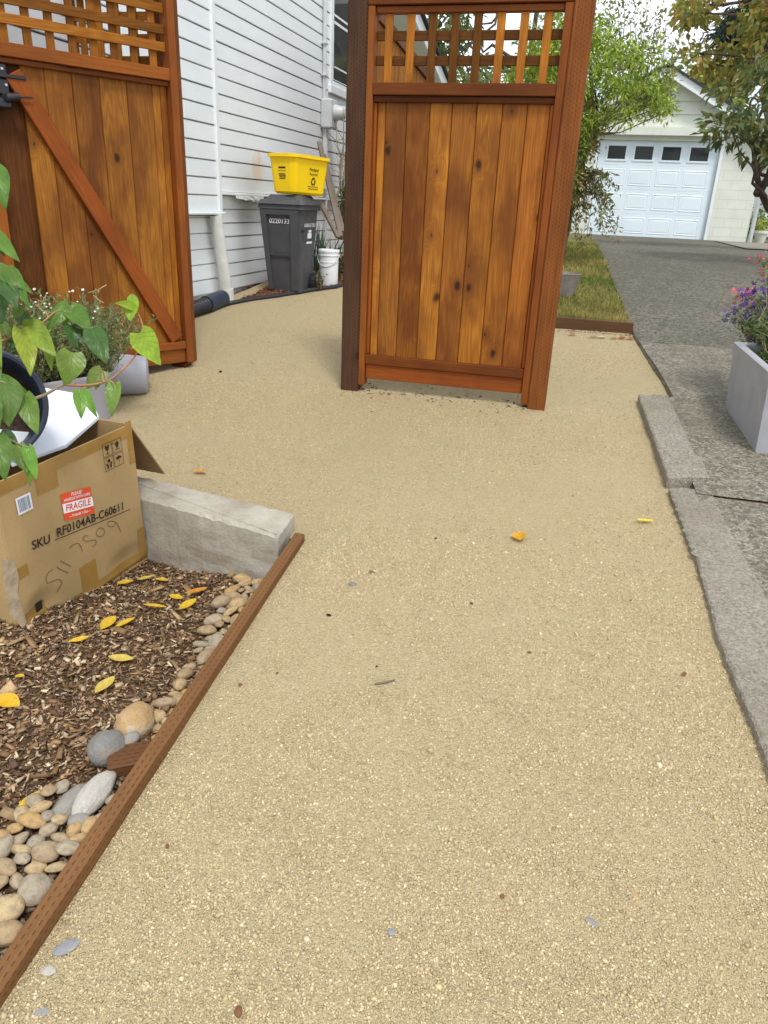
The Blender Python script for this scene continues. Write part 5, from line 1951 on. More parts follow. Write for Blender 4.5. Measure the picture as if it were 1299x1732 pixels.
LIME, MID, DEEP = (.25, .37, .025), (.10, .20, .02), (.045, .115, .022)
LF = [  # base px, tip px, depths, width px, colour
    ((236, 563), (270, 616), 2.28, 2.22, 50, LIME), ((228, 521), (219, 492), 2.30, 2.34, 22, LIME), ((229, 520), (197, 511), 2.30, 2.25, 18, LIME), ((224, 519), (219, 541), 2.30, 2.28, 26, LIME),
    ((155, 556), (180, 614), 2.30, 2.26, 42, DEEP), ((117, 520), (153, 558), 2.34, 2.30, 40, MID), ((116, 515), (80, 556), 2.33, 2.29, 30, MID), ((120, 550), (127, 587), 2.34, 2.32, 30, DEEP), ((128, 551), (150, 588), 2.35, 2.33, 26, DEEP),
    ((111, 521), (110, 551), 2.36, 2.36, 20, (.16, .22, .03)),
    ((36, 556), (54, 628), 2.18, 2.12, 42, LIME), ((51, 550), (92, 600), 2.20, 2.16, 44, LIME), ((74, 566), (88, 624), 2.22, 2.2, 22, (.22, .32, .035)),
    ((122, 596), (112, 650), 2.20, 2.18, 54, (.14, .26, .03)), ((174, 626), (146, 656), 2.26, 2.24, 34, (.16, .27, .03)), ((168, 630), (162, 660), 2.26, 2.25, 18, (.13, .22, .03)),
    ((134, 660), (138, 706), 2.18, 2.15, 26, (.15, .29, .035)), ((140, 660), (163, 704), 2.18, 2.17, 20, (.15, .29, .035)), ((194, 647), (187, 702), 2.22, 2.20, 30, (.18, .31, .04)), ((186, 645), (181, 676), 2.22, 2.22, 14, (.17, .29, .03)),
    ((-12, 282), (9, 347), 2.15, 2.12, 44, MID), ((-14, 392), (31, 440), 2.15, 2.12, 30, MID), ((-14, 392), (6, 428), 2.16, 2.14, 26, DEEP),
    ((-16, 452), (49, 486), 2.14, 2.10, 34, MID), ((0, 464), (28, 518), 2.12, 2.08, 40, DEEP), ((14, 455), (46, 512), 2.14, 2.10, 30, MID), ((34, 515), (24, 538), 2.18, 2.16, 22, MID), ((-10, 520), (6, 552), 2.2, 2.2, 30, DEEP),
    ((-16, 556), (-2, 614), 2.12, 2.08, 34, (.19, .33, .035)), ((4, 548), (18, 572), 2.18, 2.18, 20, MID), ((-16, 606), (0, 646), 2.12, 2.10, 28, MID), ((44, 552), (58, 540), 2.2, 2.2, 22, (.18, .28, .03)),
    ((8, 648), (14, 716), 2.06, 2.02, 62, MID), ((2, 640), (52, 672), 2.10, 2.08, 26, MID), ((40, 668), (62, 732), 2.08, 2.05, 40, (.13, .25, .03)),
    ((-8, 738), (8, 806), 2.02, 1.98, 50, MID), ((0, 732), (34, 768), 2.05, 2.02, 32, DEEP), ((28, 752), (46, 800), 2.02, 2.0, 36, MID), ((46, 756), (62, 812), 2.02, 2.0, 24, (.16, .29, .03)), ((52, 758), (48, 822), 2.02, 2.01, 20, (.14, .25, .03)),
    ((18, 566), (44, 600), 2.22, 2.2, 26, DEEP), ((-20, 660), (-6, 740), 2.0, 2.0, 40, MID), ((30, 530), (60, 560), 2.26, 2.24, 24, DEEP), ((5, 500), (-12, 545), 2.22, 2.2, 30, DEEP),
]
mb = MB()
rl_ = random.Random(3)
for (b0, t0, d0, d1, wpx, c) in LF:
    p0, p1 = at_d(*b0, d0), at_d(*t0, d1)
    f = (CAM - p0)
    f = f / np.linalg.norm(f) + np.array([rl_.uniform(-.4, .4), rl_.uniform(-.3, .1), rl_.uniform(.1, .6)])
    cc = tuple(v * rl_.uniform(.85, 1.15) for v in c)
    dog_leaf(mb, p0, p1, wpx * d0 / FPX * .95, f, cc, rl_.uniform(.1, .45), rl_.uniform(.1, .4))
mb.build('foliage', M['dogleaf'], dg, smooth=True)


def pxtube(mb, pts, r0, r1):
    P = [at_d(*q) for q in pts]
    out = []
    for i in range(len(P) - 1):
        p0, p1, p2, p3 = P[max(0, i - 1)], P[i], P[i + 1], P[min(len(P) - 1, i + 2)]
        for k in range(5):
            t = k / 5
            out.append(.5 * (2 * p1 + (p2 - p0) * t + (2 * p0 - 5 * p1 + 4 * p2 - p3) * t * t + (3 * p1 - p0 - 3 * p2 + p3) * t ** 3))
    out.append(P[-1])
    mb.tube(out, list(np.linspace(r0, r1, len(out))), 8)


mb = MB()
pxtube(mb, [(-15, 700, 2.2), (40, 680, 2.14), (75, 668, 2.16), (108, 650, 2.2), (126, 651, 2.2)], .0055, .0035)
mb.build('old_stem', M['twig'], dg, smooth=True)
mb = MB()
pxtube(mb, [(108, 650, 2.2), (140, 652, 2.2), (180, 645, 2.22), (212, 621, 2.25), (232, 596, 2.28), (241, 568, 2.29), (240, 545, 2.30), (228, 521, 2.30)], .0038, .0022)
pxtube(mb, [(-15, 575, 2.2), (10, 566, 2.2), (36, 556, 2.19), (52, 551, 2.2)], .004, .002)
pxtube(mb, [(-15, 580, 2.2), (12, 574, 2.2), (38, 560, 2.22), (60, 556, 2.25), (90, 530, 2.3), (117, 519, 2.34), (122, 550, 2.35), (155, 557, 2.31)], .004, .0018)
pxtube(mb, [(-15, 455, 2.16), (15, 455, 2.14), (40, 520, 2.18)], .003, .002)
for (b0, t0, d0, d1, wpx, c) in LF[13:20]:
    pxtube(mb, [(b0[0], b0[1], d0), (b0[0] + 4, (b0[1] + 650) / 2, 2.2), (b0[0] + 5, 650, 2.2)], .0014, .0016)
mb.build('new_stem', M['redstem'], dg, smooth=True)
mb = MB()
pxtube(mb, [(-40, 720, 2.3), (-20, 560, 2.2), (-14, 452, 2.16), (-16, 380, 2.16), (-14, 280, 2.15)], .006, .002)
pxtube(mb, [(-30, 735, 2.2), (0, 736, 2.06), (30, 750, 2.02), (50, 757, 2.02)], .003, .0018)
pxtube(mb, [(-20, 650, 2.15), (5, 646, 2.08), (40, 667, 2.09)], .003, .0018)
mb.build('stem', M['twig'], dg, smooth=True)

# ------------------------------------------------------------------ grey planters behind the box
gp0 = at_g(120, 695)
pl = thing('shrub_planter', 'lilac grey round ended planter holding a shrub with tiny white flowers, behind the box', 'planter', gp0)
pc = np.array([-2.62, 3.23, gz(3.23)])
ang = rad(-20)
lx = np.array([.42, .905, 0.0]); lx /= np.linalg.norm(lx)
ly = np.array([-lx[1], lx[0], 0])
PM = np.column_stack((lx, ly, [0, 0, 1]))


def stadium(hl, r, n=14):
    out = []
    for k in range(n + 1):
        a = -math.pi / 2 + math.pi * k / n
        out.append((hl + r * math.cos(a), r * math.sin(a)))
    for k in range(n + 1):
        a = math.pi / 2 + math.pi * k / n
        out.append((-hl + r * math.cos(a), r * math.sin(a)))
    return out


def loft(mb, secs, M3, loc, cap=True):
    vs, fs = [], []
    n = len(secs[0][0])
    for (ring, z) in secs:
        for (x, y) in ring:
            vs.append(np.array(loc) + M3 @ np.array([x, y, z]))
    for k in range(len(secs) - 1):
        fs += [(k * n + i, k * n + (i + 1) % n, (k + 1) * n + (i + 1) % n, (k + 1) * n + i) for i in range(n)]
    if cap:
        fs += [tuple(range(n))[::-1], tuple(range((len(secs) - 1) * n, len(secs) * n))]
    mb.add(vs, fs)


mb = MB()
loft(mb, [(stadium(.16, .115), 0), (stadium(.16, .13), .012), (stadium(.165, .155), .25), (stadium(.165, .160), .262), (stadium(.165, .158), .270), (stadium(.165, .148), .270), (stadium(.165, .145), .235)], PM, pc)
mb.build('trough', M['greyplanter'], pl, smooth=True, angle=40)
mb = MB()
loft(mb, [(stadium(.163, .144), .236), (stadium(.12, .09), .248)], PM, pc)
mb.build('soil', M['tanksoil'], pl, smooth=True)
rng = np.random.default_rng(31)
P, N = [], []
mb = MB()
for i in range(420):
    a = pc + PM @ np.array([rng.uniform(-.27, .26), rng.uniform(-.12, .12), .25])
    dirv = np.array([rng.normal() * .35, rng.normal() * .35, 1.0]) + (PM @ np.array([.0, 0, 0]))
    off = (a - pc)
    dirv[:2] += off[:2] * 1.9
    dirv /= np.linalg.norm(dirv)
    hgt = rng.uniform(.18, .44)
    e = a + dirv * hgt
    pts = limb_pts(a, e, rng, 4, .05)
    mb.tube(pts, [.0018, .0016, .0014, .0012, .0008], 4)
    for _ in range(36):
        t = rng.random() ** .6
        k = min(3, int(t * 4))
        q = pts[k] + (pts[k + 1] - pts[k]) * (t * 4 - k) + rng.normal(size=3) * .008
        P.append(q); N.append(dirv * .6 + rng.normal(size=3) * .6)
mb.build('stem', M['twig'], pl, smooth=True)
leaves('foliage', np.array(P), np.array(N), .028, M['leaf'], [(.19, .29, .09), (.25, .36, .13), (.15, .24, .08), (.31, .39, .17), (.22, .31, .11), (.32, .24, .12)], rng, pl, .28, .4, .0)
mb = MB()


def disc_flower(mb, c, r, col, cen, nrm, rng, petals=8):
    nrm = np.array(nrm, float); nrm /= np.linalg.norm(nrm)
    s = np.cross(nrm, [.3, .5, .8]); s /= np.linalg.norm(s)
    t = np.cross(nrm, s)
    for k in range(petals):
        a = 2 * math.pi * k / petals + rng.random() * .2
        d = s * math.cos(a) + t * math.sin(a)
        o = np.cross(nrm, d)
        mb.add([c, c + d * r * .55 + o * r * .30 + nrm * r * .1, c + d * r, c + d * r * .55 - o * r * .30 + nrm * r * .1], [(0, 1, 2, 3)], col)
    if cen:
        mb.add([c + nrm * r * .14 + (s * math.cos(q) + t * math.sin(q)) * r * .25 for q in np.linspace(0, 2 * math.pi, 7)[:-1]], [tuple(range(6))], cen)


for i in range(24):
    x, y = rng.uniform(25, 165), rng.uniform(492, 545)
    if i < 4:
        x, y = [(123, 492), (140, 490), (45, 486), (58, 489)][i]
    c = at_d(x, y, 3.35 + .25 * rng.random())
    disc_flower(mb, c, .008 if i < 4 else rng.uniform(.004, .006), (.80, .80, .72), (.6, .45, .05), (.3, -.6, .7), rng)
mb.build('blossom', M['petal'], pl, recalc=False)
mb = MB()
for (x0, y0, x1, y1) in ((60, 520, 78, 500), (150, 495, 180, 482), (85, 540, 60, 515), (158, 500, 176, 512)):
    mb = MB()
    mb.tube(limb_pts(at_d(x0, y0, 3.45), at_d(x1, y1, 3.45), rng, 5, .08), .002, 5)
    mb.build('dry_stem', M['straw'], pl, smooth=True)

# second planter, tipped on its side
p2 = thing('tipped_planter', 'empty lilac grey round planter tipped on its side on the gravel below the gate', 'planter', at_g(205, 660))
rb_ = .122
cz_ = at_g(212, 655)
pc2 = np.array([-2.66, 3.74, gz(3.74) + rb_ * .98])
ax_ = np.array([.86, .50, -.06]); ax_ /= np.linalg.norm(ax_)
sx_ = np.cross(ax_, [0, 0, 1]); sx_ /= np.linalg.norm(sx_)
PA_ = np.column_stack((sx_, np.cross(ax_, sx_), ax_))
mb = MB()
mb.lathe([(.001, .235), (.085, .232), (.105, .222), (.113, .20), (rb_, .02), (rb_ + .003, .0), (rb_ - .008, -.002), (rb_ - .012, .02), (.098, .19), (.001, .20)], PA_, pc2, 44)
mb.build('shell', M['greyplanter'], p2, smooth=True, angle=40)
mb = MB()
mb.lathe([(rb_ - .013, .012), (rb_ - .016, .03), (.094, .17), (.001, .185)], PA_, pc2, 44)
mb.build('liner', M['blackplastic'], p2, smooth=True, angle=40)

# ------------------------------------------------------------------ river stones, mulch, leaves
def stone_mesh(name, seed, sub=3, rough=.16):
    bm = bmesh.new()
    bmesh.ops.create_icosphere(bm, subdivisions=sub, radius=1.0)
    for v in bm.verts:
        p_ = v.co
        f = 1 + rough * mnoise.noise((p_.x * .8 + seed, p_.y * .8, p_.z * .8)) + rough * .45 * mnoise.noise((p_.x * 1.9, p_.y * 1.9 + seed, p_.z * 1.9)) + .012 * mnoise.noise((p_.x * 6, p_.y * 6 + seed, p_.z * 6))
        sq_ = 1 + .10 * (abs(p_.x) ** 4 + abs(p_.y) ** 4)
        v.co = p_ * f * sq_
    me = bpy.data.meshes.new(name)
    bm.to_mesh(me)
    bm.free()
    me.polygons.foreach_set('use_smooth', [True] * len(me.polygons))
    return me


SM = [stone_mesh('river_stone', 1.7 * i + .4, 3, .17 + .03 * (i % 3)) for i in range(7)]
for me in SM:
    me.materials.append(M['stone'])


def put_stone(me, name, loc, dims, rot, label, group=None, mat=None):
    if mat is not None:
        me = me.copy()
        me.materials.clear()
        me.materials.append(mat)
    o = bpy.data.objects.new(name, me)
    COL.objects.link(o)
    o.location = tuple(float(q) for q in loc)
    o.scale = dims
    o.rotation_euler = rot
    return tag(o, label, 'stone', group)


def px_size(px, py, npx, dz=-.05, onbed=False):
    q = at_b(px, py, dz) if onbed else at_g(px, py, dz)
    return npx / FPX * float((q - CAM) @ Fw), q


# named stones
def bigstone(cx, cy, wpx, hpx, rotz, label, mat, i, flat=.62, dz=.02):
    sw, q = px_size(cx, cy, wpx, dz, True)
    sh = hpx / FPX * float((q - CAM) @ Fw)
    a, b2 = sw / 2 * 1.02, sh / 2 * 1.36
    put_stone(SM[i], 'river_stone', (q[0], q[1], q[2] - .006), (a, b2, min(a, b2) * flat), (0, 0, rad(rotz)), label, None, mat)


bigstone(226, 1220, 62, 58, 10, 'largest tan river stone with pale patches, beside the timber edging', M['tanstone'], 1, .8, .028)
bigstone(222, 1246, 26, 24, 0, 'small beige stone resting against the front of the largest tan stone', M['greystone'], 2, .7, .045)
bigstone(180, 1262, 60, 46, 14, 'dark blue grey angular stone with a tan underside, left of the largest tan stone', M['darkstone'], 3, .8, .040)
bigstone(159, 1340, 48, 78, 4, 'pale speckled oval stone, lightest of the big stones by the timber edging', M['palestone'], 0, .62, .030)
bigstone(112, 1362, 42, 76, 2, 'long plain grey oval stone lying left of the pale speckled one', M['greystone'], 4, .6, .018)
bigstone(135, 1386, 44, 22, -10, 'flat violet grey stone at the foot of the pale speckled stone', M['greystone'], 5, .6, .03)
# wooden offcut under the dark stone
q0 = at_b(222, 1290, .012)
mb = MB()
mb.box((q0[0], q0[1], q0[2] + .005), (.115, .085, .055), np.column_stack(([math.cos(.6), math.sin(.6), 0], [-math.sin(.6), math.cos(.6), 0], [0, 0, 1])), ch=.005, along=0, seed=4.0, col=(.8, .7, .7))
tag(mb.build('wood_offcut', M['timber']), 'reddish brown wood offcut half buried under the dark grey stone', 'wood offcut')

placed = []
for (x, y, r) in [(226, 1220, 33), (180, 1262, 30), (159, 1340, 30), (112, 1360, 30), (222, 1246, 13), (135, 1386, 20), (155, 1312, 22), (165, 1365, 25), (218, 1290, 30)]:
    q = at_b(x, y, .02)
    placed.append((q[0], q[1], r / FPX * float((q - CAM) @ Fw)))
rs_ = random.Random(17)
zones = [  # y range, how far the band reaches from the timber, count, radius range
    (1.55, 2.31, .125, 62, (.013, .032)), (1.33, 1.56, .07, 8, (.014, .024)), (.98, 1.20, .19, 26, (.015, .028)), (.30, 1.00, .40, 104, (.016, .034))]
for (y0, y1, bw, cnt, rr_) in zones:
    tries = 0
    k = 0
    while k < cnt and tries < 9000:
        tries += 1
        y = rs_.uniform(y0, y1)
        r = rs_.uniform(*rr_)
        w_ = bw
        if y0 > 1.5:
            w_ = bw * (.55 + .65 * (y - 1.55) / .8)
        x = timber_x(y) - TW / 2 - .006 - r * .8 - rs_.random() ** 1.25 * w_
        if any((x - a) ** 2 + (y - b2) ** 2 < ((r + c) * (.80 if tries > 4000 else .90)) ** 2 for a, b2, c in placed):
            continue
        placed.append((x, y, r))
        el_ = rs_.uniform(.72, 1.45)
        lab = 'small rounded river stone packed along the brown timber edging'
        put_stone(SM[rs_.randrange(7)], 'river_stone', (x, y, bed(x, y) + r * .35 + rs_.uniform(0, .012) + (.018 if y < 1.2 else .03 * sstep((y - 1.5) / .8))), (r * el_ * 1.08, r / el_ * 1.08, r * rs_.uniform(.45, .7)), (rs_.uniform(-.3, .3), rs_.uniform(-.3, .3), rs_.uniform(0, 6.28)), lab, 'small river stones along the timber edging')
        k += 1
# under-layer of small stones and grit between them
rng = np.random.default_rng(5)


def grains(n, xy, z, size, pal, rng, flat=.7, tw=1.0):
    """octahedral crushed grains"""
    base = np.array([(1, 0, 0), (-1, 0, 0), (0, 1, 0), (0, -1, 0), (0, 0, 1), (0, 0, -1)], float)
    fc = np.array([(0, 2, 4), (2, 1, 4), (1, 3, 4), (3, 0, 4), (2, 0, 5), (1, 2, 5), (3, 1, 5), (0, 3, 5)])
    v = np.repeat(base[None], n, 0) * (1 + .45 * (rng.random((n, 6, 1)) - .5) * 2) + rng.normal(size=(n, 6, 3)) * .20
    v[:, :, 2] *= flat
    # random rotation about z and a tilt
    a = rng.random(n) * 2 * math.pi
    t = rng.normal(size=n) * .5
    ca, sa, ct2, st2 = np.cos(a), np.sin(a), np.cos(t), np.sin(t)
    x, y, zz = v[:, :, 0].copy(), v[:, :, 1].copy(), v[:, :, 2].copy()
    y2 = y * ct2[:, None] - zz * st2[:, None]
    z2 = y * st2[:, None] + zz * ct2[:, None]
    v[:, :, 0] = x * ca[:, None] - y2 * sa[:, None]
    v[:, :, 1] = x * sa[:, None] + y2 * ca[:, None]
    v[:, :, 2] = z2
    v *= size[:, None, None]
    v[:, :, :2] += xy[:, None, :]
    v[:, :, 2] += z[:, None]
    f = (np.arange(n)[:, None, None] * 6 + fc[None]).reshape(-1, 3)
    pal = np.array(pal)
    c = pal[rng.integers(0, len(pal), n)] * (.80 + .38 * rng.random((n, 1)))
    return v.reshape(-1, 3), f, np.repeat(c, 6, 0)


def und_np(x, y):
    return np.array([und(a, b2) for a, b2 in zip(x, y)])


GP = [(0.556, 0.447, 0.263), (0.516, 0.417, 0.244), (0.596, 0.486, 0.301), (0.477, 0.384, 0.219), (0.636, 0.535, 0.358), (0.537, 0.433, 0.253), (0.447, 0.358, 0.200), (0.566, 0.457, 0.267), (0.527, 0.437, 0.277), (0.497, 0.402, 0.229)]
Vs, Fs, Cs = [], [], []
off = 0
for (y0, y1, n, s0, s1) in ((.35, 1.3, 95000, .0016, .0044), (1.3, 2.45, 85000, .0018, .0046), (2.45, 4.3, 70000, .0022, .0050), (4.3, 7.0, 26000, .003, .0058)):
    y = rng.uniform(y0, y1, n)
    if y0 < 2.4:
        xl = np.array([timber_x(q) for q in y]) + TW / 2 + .002
    else:
        xl = np.where(y < 2.65, -.95, -2.6)
    xr = np.array([edge_x(q) for q in y]) - .10
    if y0 > 4:
        xr = np.array([edge_x(q) for q in y]) - .02
    x = xl + (xr - xl) * rng.random(n)
    dens = np.array([mnoise.noise((a * 1.4, b2 * 1.4, 5)) + .6 * mnoise.noise((a * 4.5, b2 * 4.5, 9)) for a, b2 in zip(x, y)])
    keep = rng.random(n) < np.clip(.62 + dens * 1.1, .10, 1)
    x, y = x[keep], y[keep]
    n = len(x)
    size = s0 + (s1 - s0) * rng.random(n) ** 2.2
    big = rng.random(n) < .012
    size[big] *= 1.8
    z = g(y) + und_np(x, y) + size * .15
    v, f, c = grains(n, np.c_[x, y], z, size, GP, rng)
    Vs.append(v); Fs.append(f + off); Cs.append(c)
    off += len(v)
tag(np_mesh('gravel', np.vstack(Vs), np.vstack(Fs), M['grain'], np.vstack(Cs)), 'loose tan crushed gravel grains over the path', 'gravel', kind='stuff')

# grit among the river stones
n = 2600
y = rng.uniform(.35, 2.36, n)
x = np.array([timber_x(q) for q in y]) - TW / 2 - .005 - rng.random(n) ** 1.4 * np.interp(y, [.35, 1.0, 1.3, 1.6, 2.36], [.36, .25, .10, .10, .13])
v, f, c = grains(n, np.c_[x, y], np.array([bed(a_, b_) for a_, b_ in zip(x, y)]) + .004 + .02 * np.clip((y - 1.5) / .8, 0, 1), rng.uniform(.004, .010, n), [(.26, .20, .13), (.20, .15, .10), (.33, .27, .19), (.15, .10, .06)], rng)
tag(np_mesh('pebble_grit', v, f, M['grain'], c), 'fine grit between the river stones', 'grit', kind='stuff')


def chips(n, xf, zf, rng, pal, l0, l1):
    cub = np.array([(a, b2, c) for a in (-1, 1) for b2 in (-1, 1) for c in (-1, 1)], float) / 2
    fc = np.array([(0, 1, 3, 2), (4, 6, 7, 5), (0, 4, 5, 1), (2, 3, 7, 6), (0, 2, 6, 4), (1, 5, 7, 3)])
    xy = xf(n)
    n = len(xy)
    ln_ = l0 + (l1 - l0) * rng.random(n) ** 2.4
    wd = ln_ * rng.uniform(.10, .65, n)
    th = wd * rng.uniform(.15, .45, n)
    v = np.repeat(cub[None], n, 0) * np.stack((ln_, wd, th), 1)[:, None, :]
    v *= 1 + .35 * (rng.random((n, 8, 1)) - .5)
    tap = rng.uniform(.4, 1.0, n)
    v[:, 4:, 1] *= tap[:, None]
    a, t, r = rng.random(n) * 6.283, rng.normal(size=n) * .28, rng.normal(size=n) * .5

    def rot(i, j, an):
        ca, sa = np.cos(an)[:, None], np.sin(an)[:, None]
        p_, q_ = v[:, :, i].copy(), v[:, :, j].copy()
        v[:, :, i] = p_ * ca - q_ * sa
        v[:, :, j] = p_ * sa + q_ * ca
    rot(1, 2, r); rot(0, 2, t); rot(0, 1, a)
    v[:, :, :2] += xy[:, None, :]
    v[:, :, 2] += zf(xy)[:, None] + th[:, None] * .4 + rng.uniform(0, .010, n)[:, None]
    f = (np.arange(n)[:, None, None] * 8 + fc[None]).reshape(-1, 4)
    pal = np.array(pal)
    c = pal[rng.integers(0, len(pal), n)] * (.6 + .7 * rng.random((n, 1)))
    return v.reshape(-1, 3), f, np.repeat(np.clip(c, 0, 1), 8, 0)


CP = [(1.18 * a, 1.27 * b_, 1.34 * c) for a, b_, c in [(.24, .135, .062), (.15, .078, .036), (.33, .21, .105), (.09, .048, .027), (.42, .29, .16), (.20, .12, .068), (.27, .155, .07), (.12, .07, .045), (.47, .35, .215), (.17, .09, .042)]]


def bed_xy(n):
    y = rng.uniform(.55, 2.46, n * 2)
    x = rng.uniform(-2.05, -.99, n * 2)
    tx = np.array([timber_x(q) for q in y]) - TW / 2
    bw = np.interp(y, [.5, .95, 1.0, 1.25, 1.35, 1.6, 2.4], [.26, .20, .10, .08, .07, .05, .09])
    keep = (x < tx - bw * rng.uniform(.5, 1.1, n * 2))
    return np.c_[x, y][keep][:n]


def bed_z(xy):
    return np.array([bed(a, b2) + .014 * mnoise.noise((a * 3, b2 * 3, 8)) + .007 * mnoise.noise((a * 11, b2 * 11, 2)) for a, b2 in xy])


v1, f1, c1_ = chips(34000, bed_xy, bed_z, rng, CP, .004, .026)
v2, f2, c2_ = chips(170, bed_xy, lambda q: bed_z(q) + .008, rng, CP[2:3] + CP[0:1] + CP[5:6] + CP[6:7], .022, .065)
tag(np_mesh('mulch', np.vstack((v1, v2)), np.vstack((f1, f2 + len(v1))), M['chip'], np.vstack((c1_, c2_))), 'brown wood chip mulch covering the bed', 'mulch', kind='stuff')


def bark_xy(n):
    y = rng.uniform(6.1, 8.5, n)
    x0 = np.full(n, WX - .05)
    x1 = np.array([bed_edge(q) for q in y])
    return np.c_[x0 + (x1 - x0) * rng.random(n), y]


v, f, c = chips(2600, bark_xy, lambda q: g(q[:, 1]) + .024 - .050 * np.clip((-2.93 - q[:, 0]) / .16, 0, 1), rng, [(.22, .075, .03), (.16, .06, .03), (.34, .17, .08), (.12, .04, .02)], .008, .034)
tag(np_mesh('bark_chips', v, f, M['chip'], c), 'reddish bark chips on the narrow bed by the house', 'bark chips', kind='stuff')


def panel_xy(n):
    t = rng.random(n)
    x = -1.36 + 1.2 * t
    y = PY - .02 + rng.normal(size=n) * .07
    k = n // 3
    x[:k] = -.3 + .64 * rng.random(k)
    y[:k] = 6.10 + rng.normal(size=k) * .02 - .02
    return np.c_[x, y]


v, f, c = chips(420, panel_xy, lambda q: g(q[:, 1]) + und_np(q[:, 0], q[:, 1]) - .001, rng, [(.20, .12, .06), (.11, .06, .03), (.28, .19, .10), (.07, .04, .025)], .004, .022)
tag(np_mesh('wood_debris', v, f, M['chip'], c), 'fine dark wood debris on the gravel under the panel and along the lawn border', 'debris', kind='stuff')


# fallen leaves
def fallen_leaf(px, py, lpx, ang, col, label, dz=None, wfac=.34, group=None):
    def P(x_, y_):
        return at_b(x_, y_, .016) if dz is None else at_g(x_, y_, dz)
    lpx = lpx * (1.18 if dz is None else 1.0)
    q = P(px, py)
    a = P(px + 10 * math.cos(ang), py - 10 * math.sin(ang)) - q
    a[2] = 0
    a = a / np.linalg.norm(a)
    q1 = P(px + lpx * .5 * math.cos(ang), py - lpx * .5 * math.sin(ang))
    q0 = P(px - lpx * .5 * math.cos(ang), py + lpx * .5 * math.sin(ang))
    half = min(np.linalg.norm(q1 - q0) / 2, .045)
    mb = MB()
    s = np.array([-a[1], a[0], 0])
    n = 8
    vs, fs = [], []
    rr__ = random.Random(int(px * 7 + py))
    cup, tw_ = rr__.uniform(.12, .3), rr__.uniform(-.25, .25)
    for i in range(n + 1):
        t = i / n
        wd = half * 2 * wfac * math.sin(math.pi * min(1, t * .96 + .02)) ** .8 * .55
        for k in (-1, -.5, 0, .5, 1):
            z = cup * wd * k * k * 1.6 + tw_ * wd * k + .10 * half * (2 * t - 1) ** 2
            vs.append(np.array([0, 0, 0]) + a * half * (2 * t - 1) + s * wd * k + np.array([0, 0, z + .004]))
        if i:
            o_ = (i - 1) * 5
            fs += [(o_ + m_, o_ + m_ + 1, o_ + m_ + 6, o_ + m_ + 5) for m_ in range(4)]
    mb.add(vs, fs, col)
    o = mb.build('fallen_leaf', M['fallen'], smooth=True, recalc=False)
    o.location = (q[0], q[1], q[2] + .003)
    return tag(o, label, 'leaf', group)


YE, OR, PA = (.68, .44, .03), (.62, .27, .03), (.62, .47, .10)
BZ_ = None
fallen_leaf(14, 1192, 40, -.35, (.72, .42, .02), 'bright orange yellow leaf on the mulch at the left edge of the photo', BZ_, .5)
fallen_leaf(50, 1361, 46, .75, YE, 'golden yellow leaf on the mulch left of the long grey stone', BZ_, .4)
fallen_leaf(178, 1163, 36, .75, PA, 'pale yellow leaf lying alone in the middle of the mulch', BZ_, .45)
fallen_leaf(212, 1058, 34, .5, YE, 'yellow leaf, right one of the pair lying below the box', BZ_, .35)
fallen_leaf(184, 1058, 30, .75, YE, 'yellow leaf, left one of the pair lying below the box', BZ_, .4)
fallen_leaf(134, 1085, 30, .25, YE, 'narrow yellow leaf on the mulch below the lower corner of the box', BZ_, .3)
fallen_leaf(205, 1117, 36, -.1, PA, 'curled tan yellow leaf on the mulch nearest the middle of the timber edging', BZ_, .4)
fallen_leaf(262, 1029, 36, -.1, YE, 'yellow leaf on the mulch below the pair near the concrete block', BZ_, .3)
fallen_leaf(318, 1026, 40, .55, YE, 'long yellow leaf on the mulch beside the far river stones', BZ_, .34)
fallen_leaf(298, 1013, 18, -.2, YE, 'short yellow leaf touching the long one beside the far river stones', BZ_, .5)
fallen_leaf(212, 988, 24, .1, YE, 'yellow leaf under the bottom edge of the box', BZ_, .4)
fallen_leaf(246, 981, 24, .2, PA, 'tan yellow leaf just in front of the concrete block near the box', BZ_, .35)
fallen_leaf(274, 984, 18, -.05, YE, 'small yellow leaf in front of the concrete block', BZ_, .4)
fallen_leaf(34, 1147, 14, .0, YE, 'tiny yellow leaf on the mulch near the left edge', BZ_, .7)
fallen_leaf(332, 1003, 34, .3, OR, 'orange curled leaf on the mulch near the far river stones', BZ_, .35)
fallen_leaf(1090, 883, 31, -.05, (.72, .58, .05), 'lemon yellow leaf on the gravel beside the long curb slab', .006, .28)
fallen_leaf(877, 911, 17, -1.2, (.66, .36, .03), 'orange leaf on the gravel in the middle of the path', .006, .7)
fallen_leaf(338, 800, 24, -.05, (.58, .28, .06), 'copper leaf on the gravel behind the concrete block', .008, .35)
fallen_leaf(1153, 813, 14, .1, (.60, .25, .02), 'small orange leaf in the joint between the curb slabs', .012, .6)
for k, (x, y, c) in enumerate([(1003, 571, (.7, .45, .05)), (1038, 573, YE), (1066, 574, (.5, .2, .05)), (968, 566, (.5, .16, .05)), (1018, 572, (.62, .52, .40)), (1052, 573, (.4, .14, .05))]):
    fallen_leaf(x, y, 13, .1, c, 'small coloured leaf fallen along the lawn border board', .008, .5, 'leaves along the lawn border')
# odd chips lying on the gravel


def pebble(px, py, wpx, mat, label, rot=0.0, flat=.35, el_=1.5, group=None):
    s, q = px_size(px, py, wpx, 0)
    return put_stone(SM[int(px) % 7], 'pebble', (q[0], q[1], gz(q[1]) + .003), (s / 2 * el_ ** .5, s / 2 / el_ ** .5, s / 2 * flat), (0, 0, rot), label, group, mat)


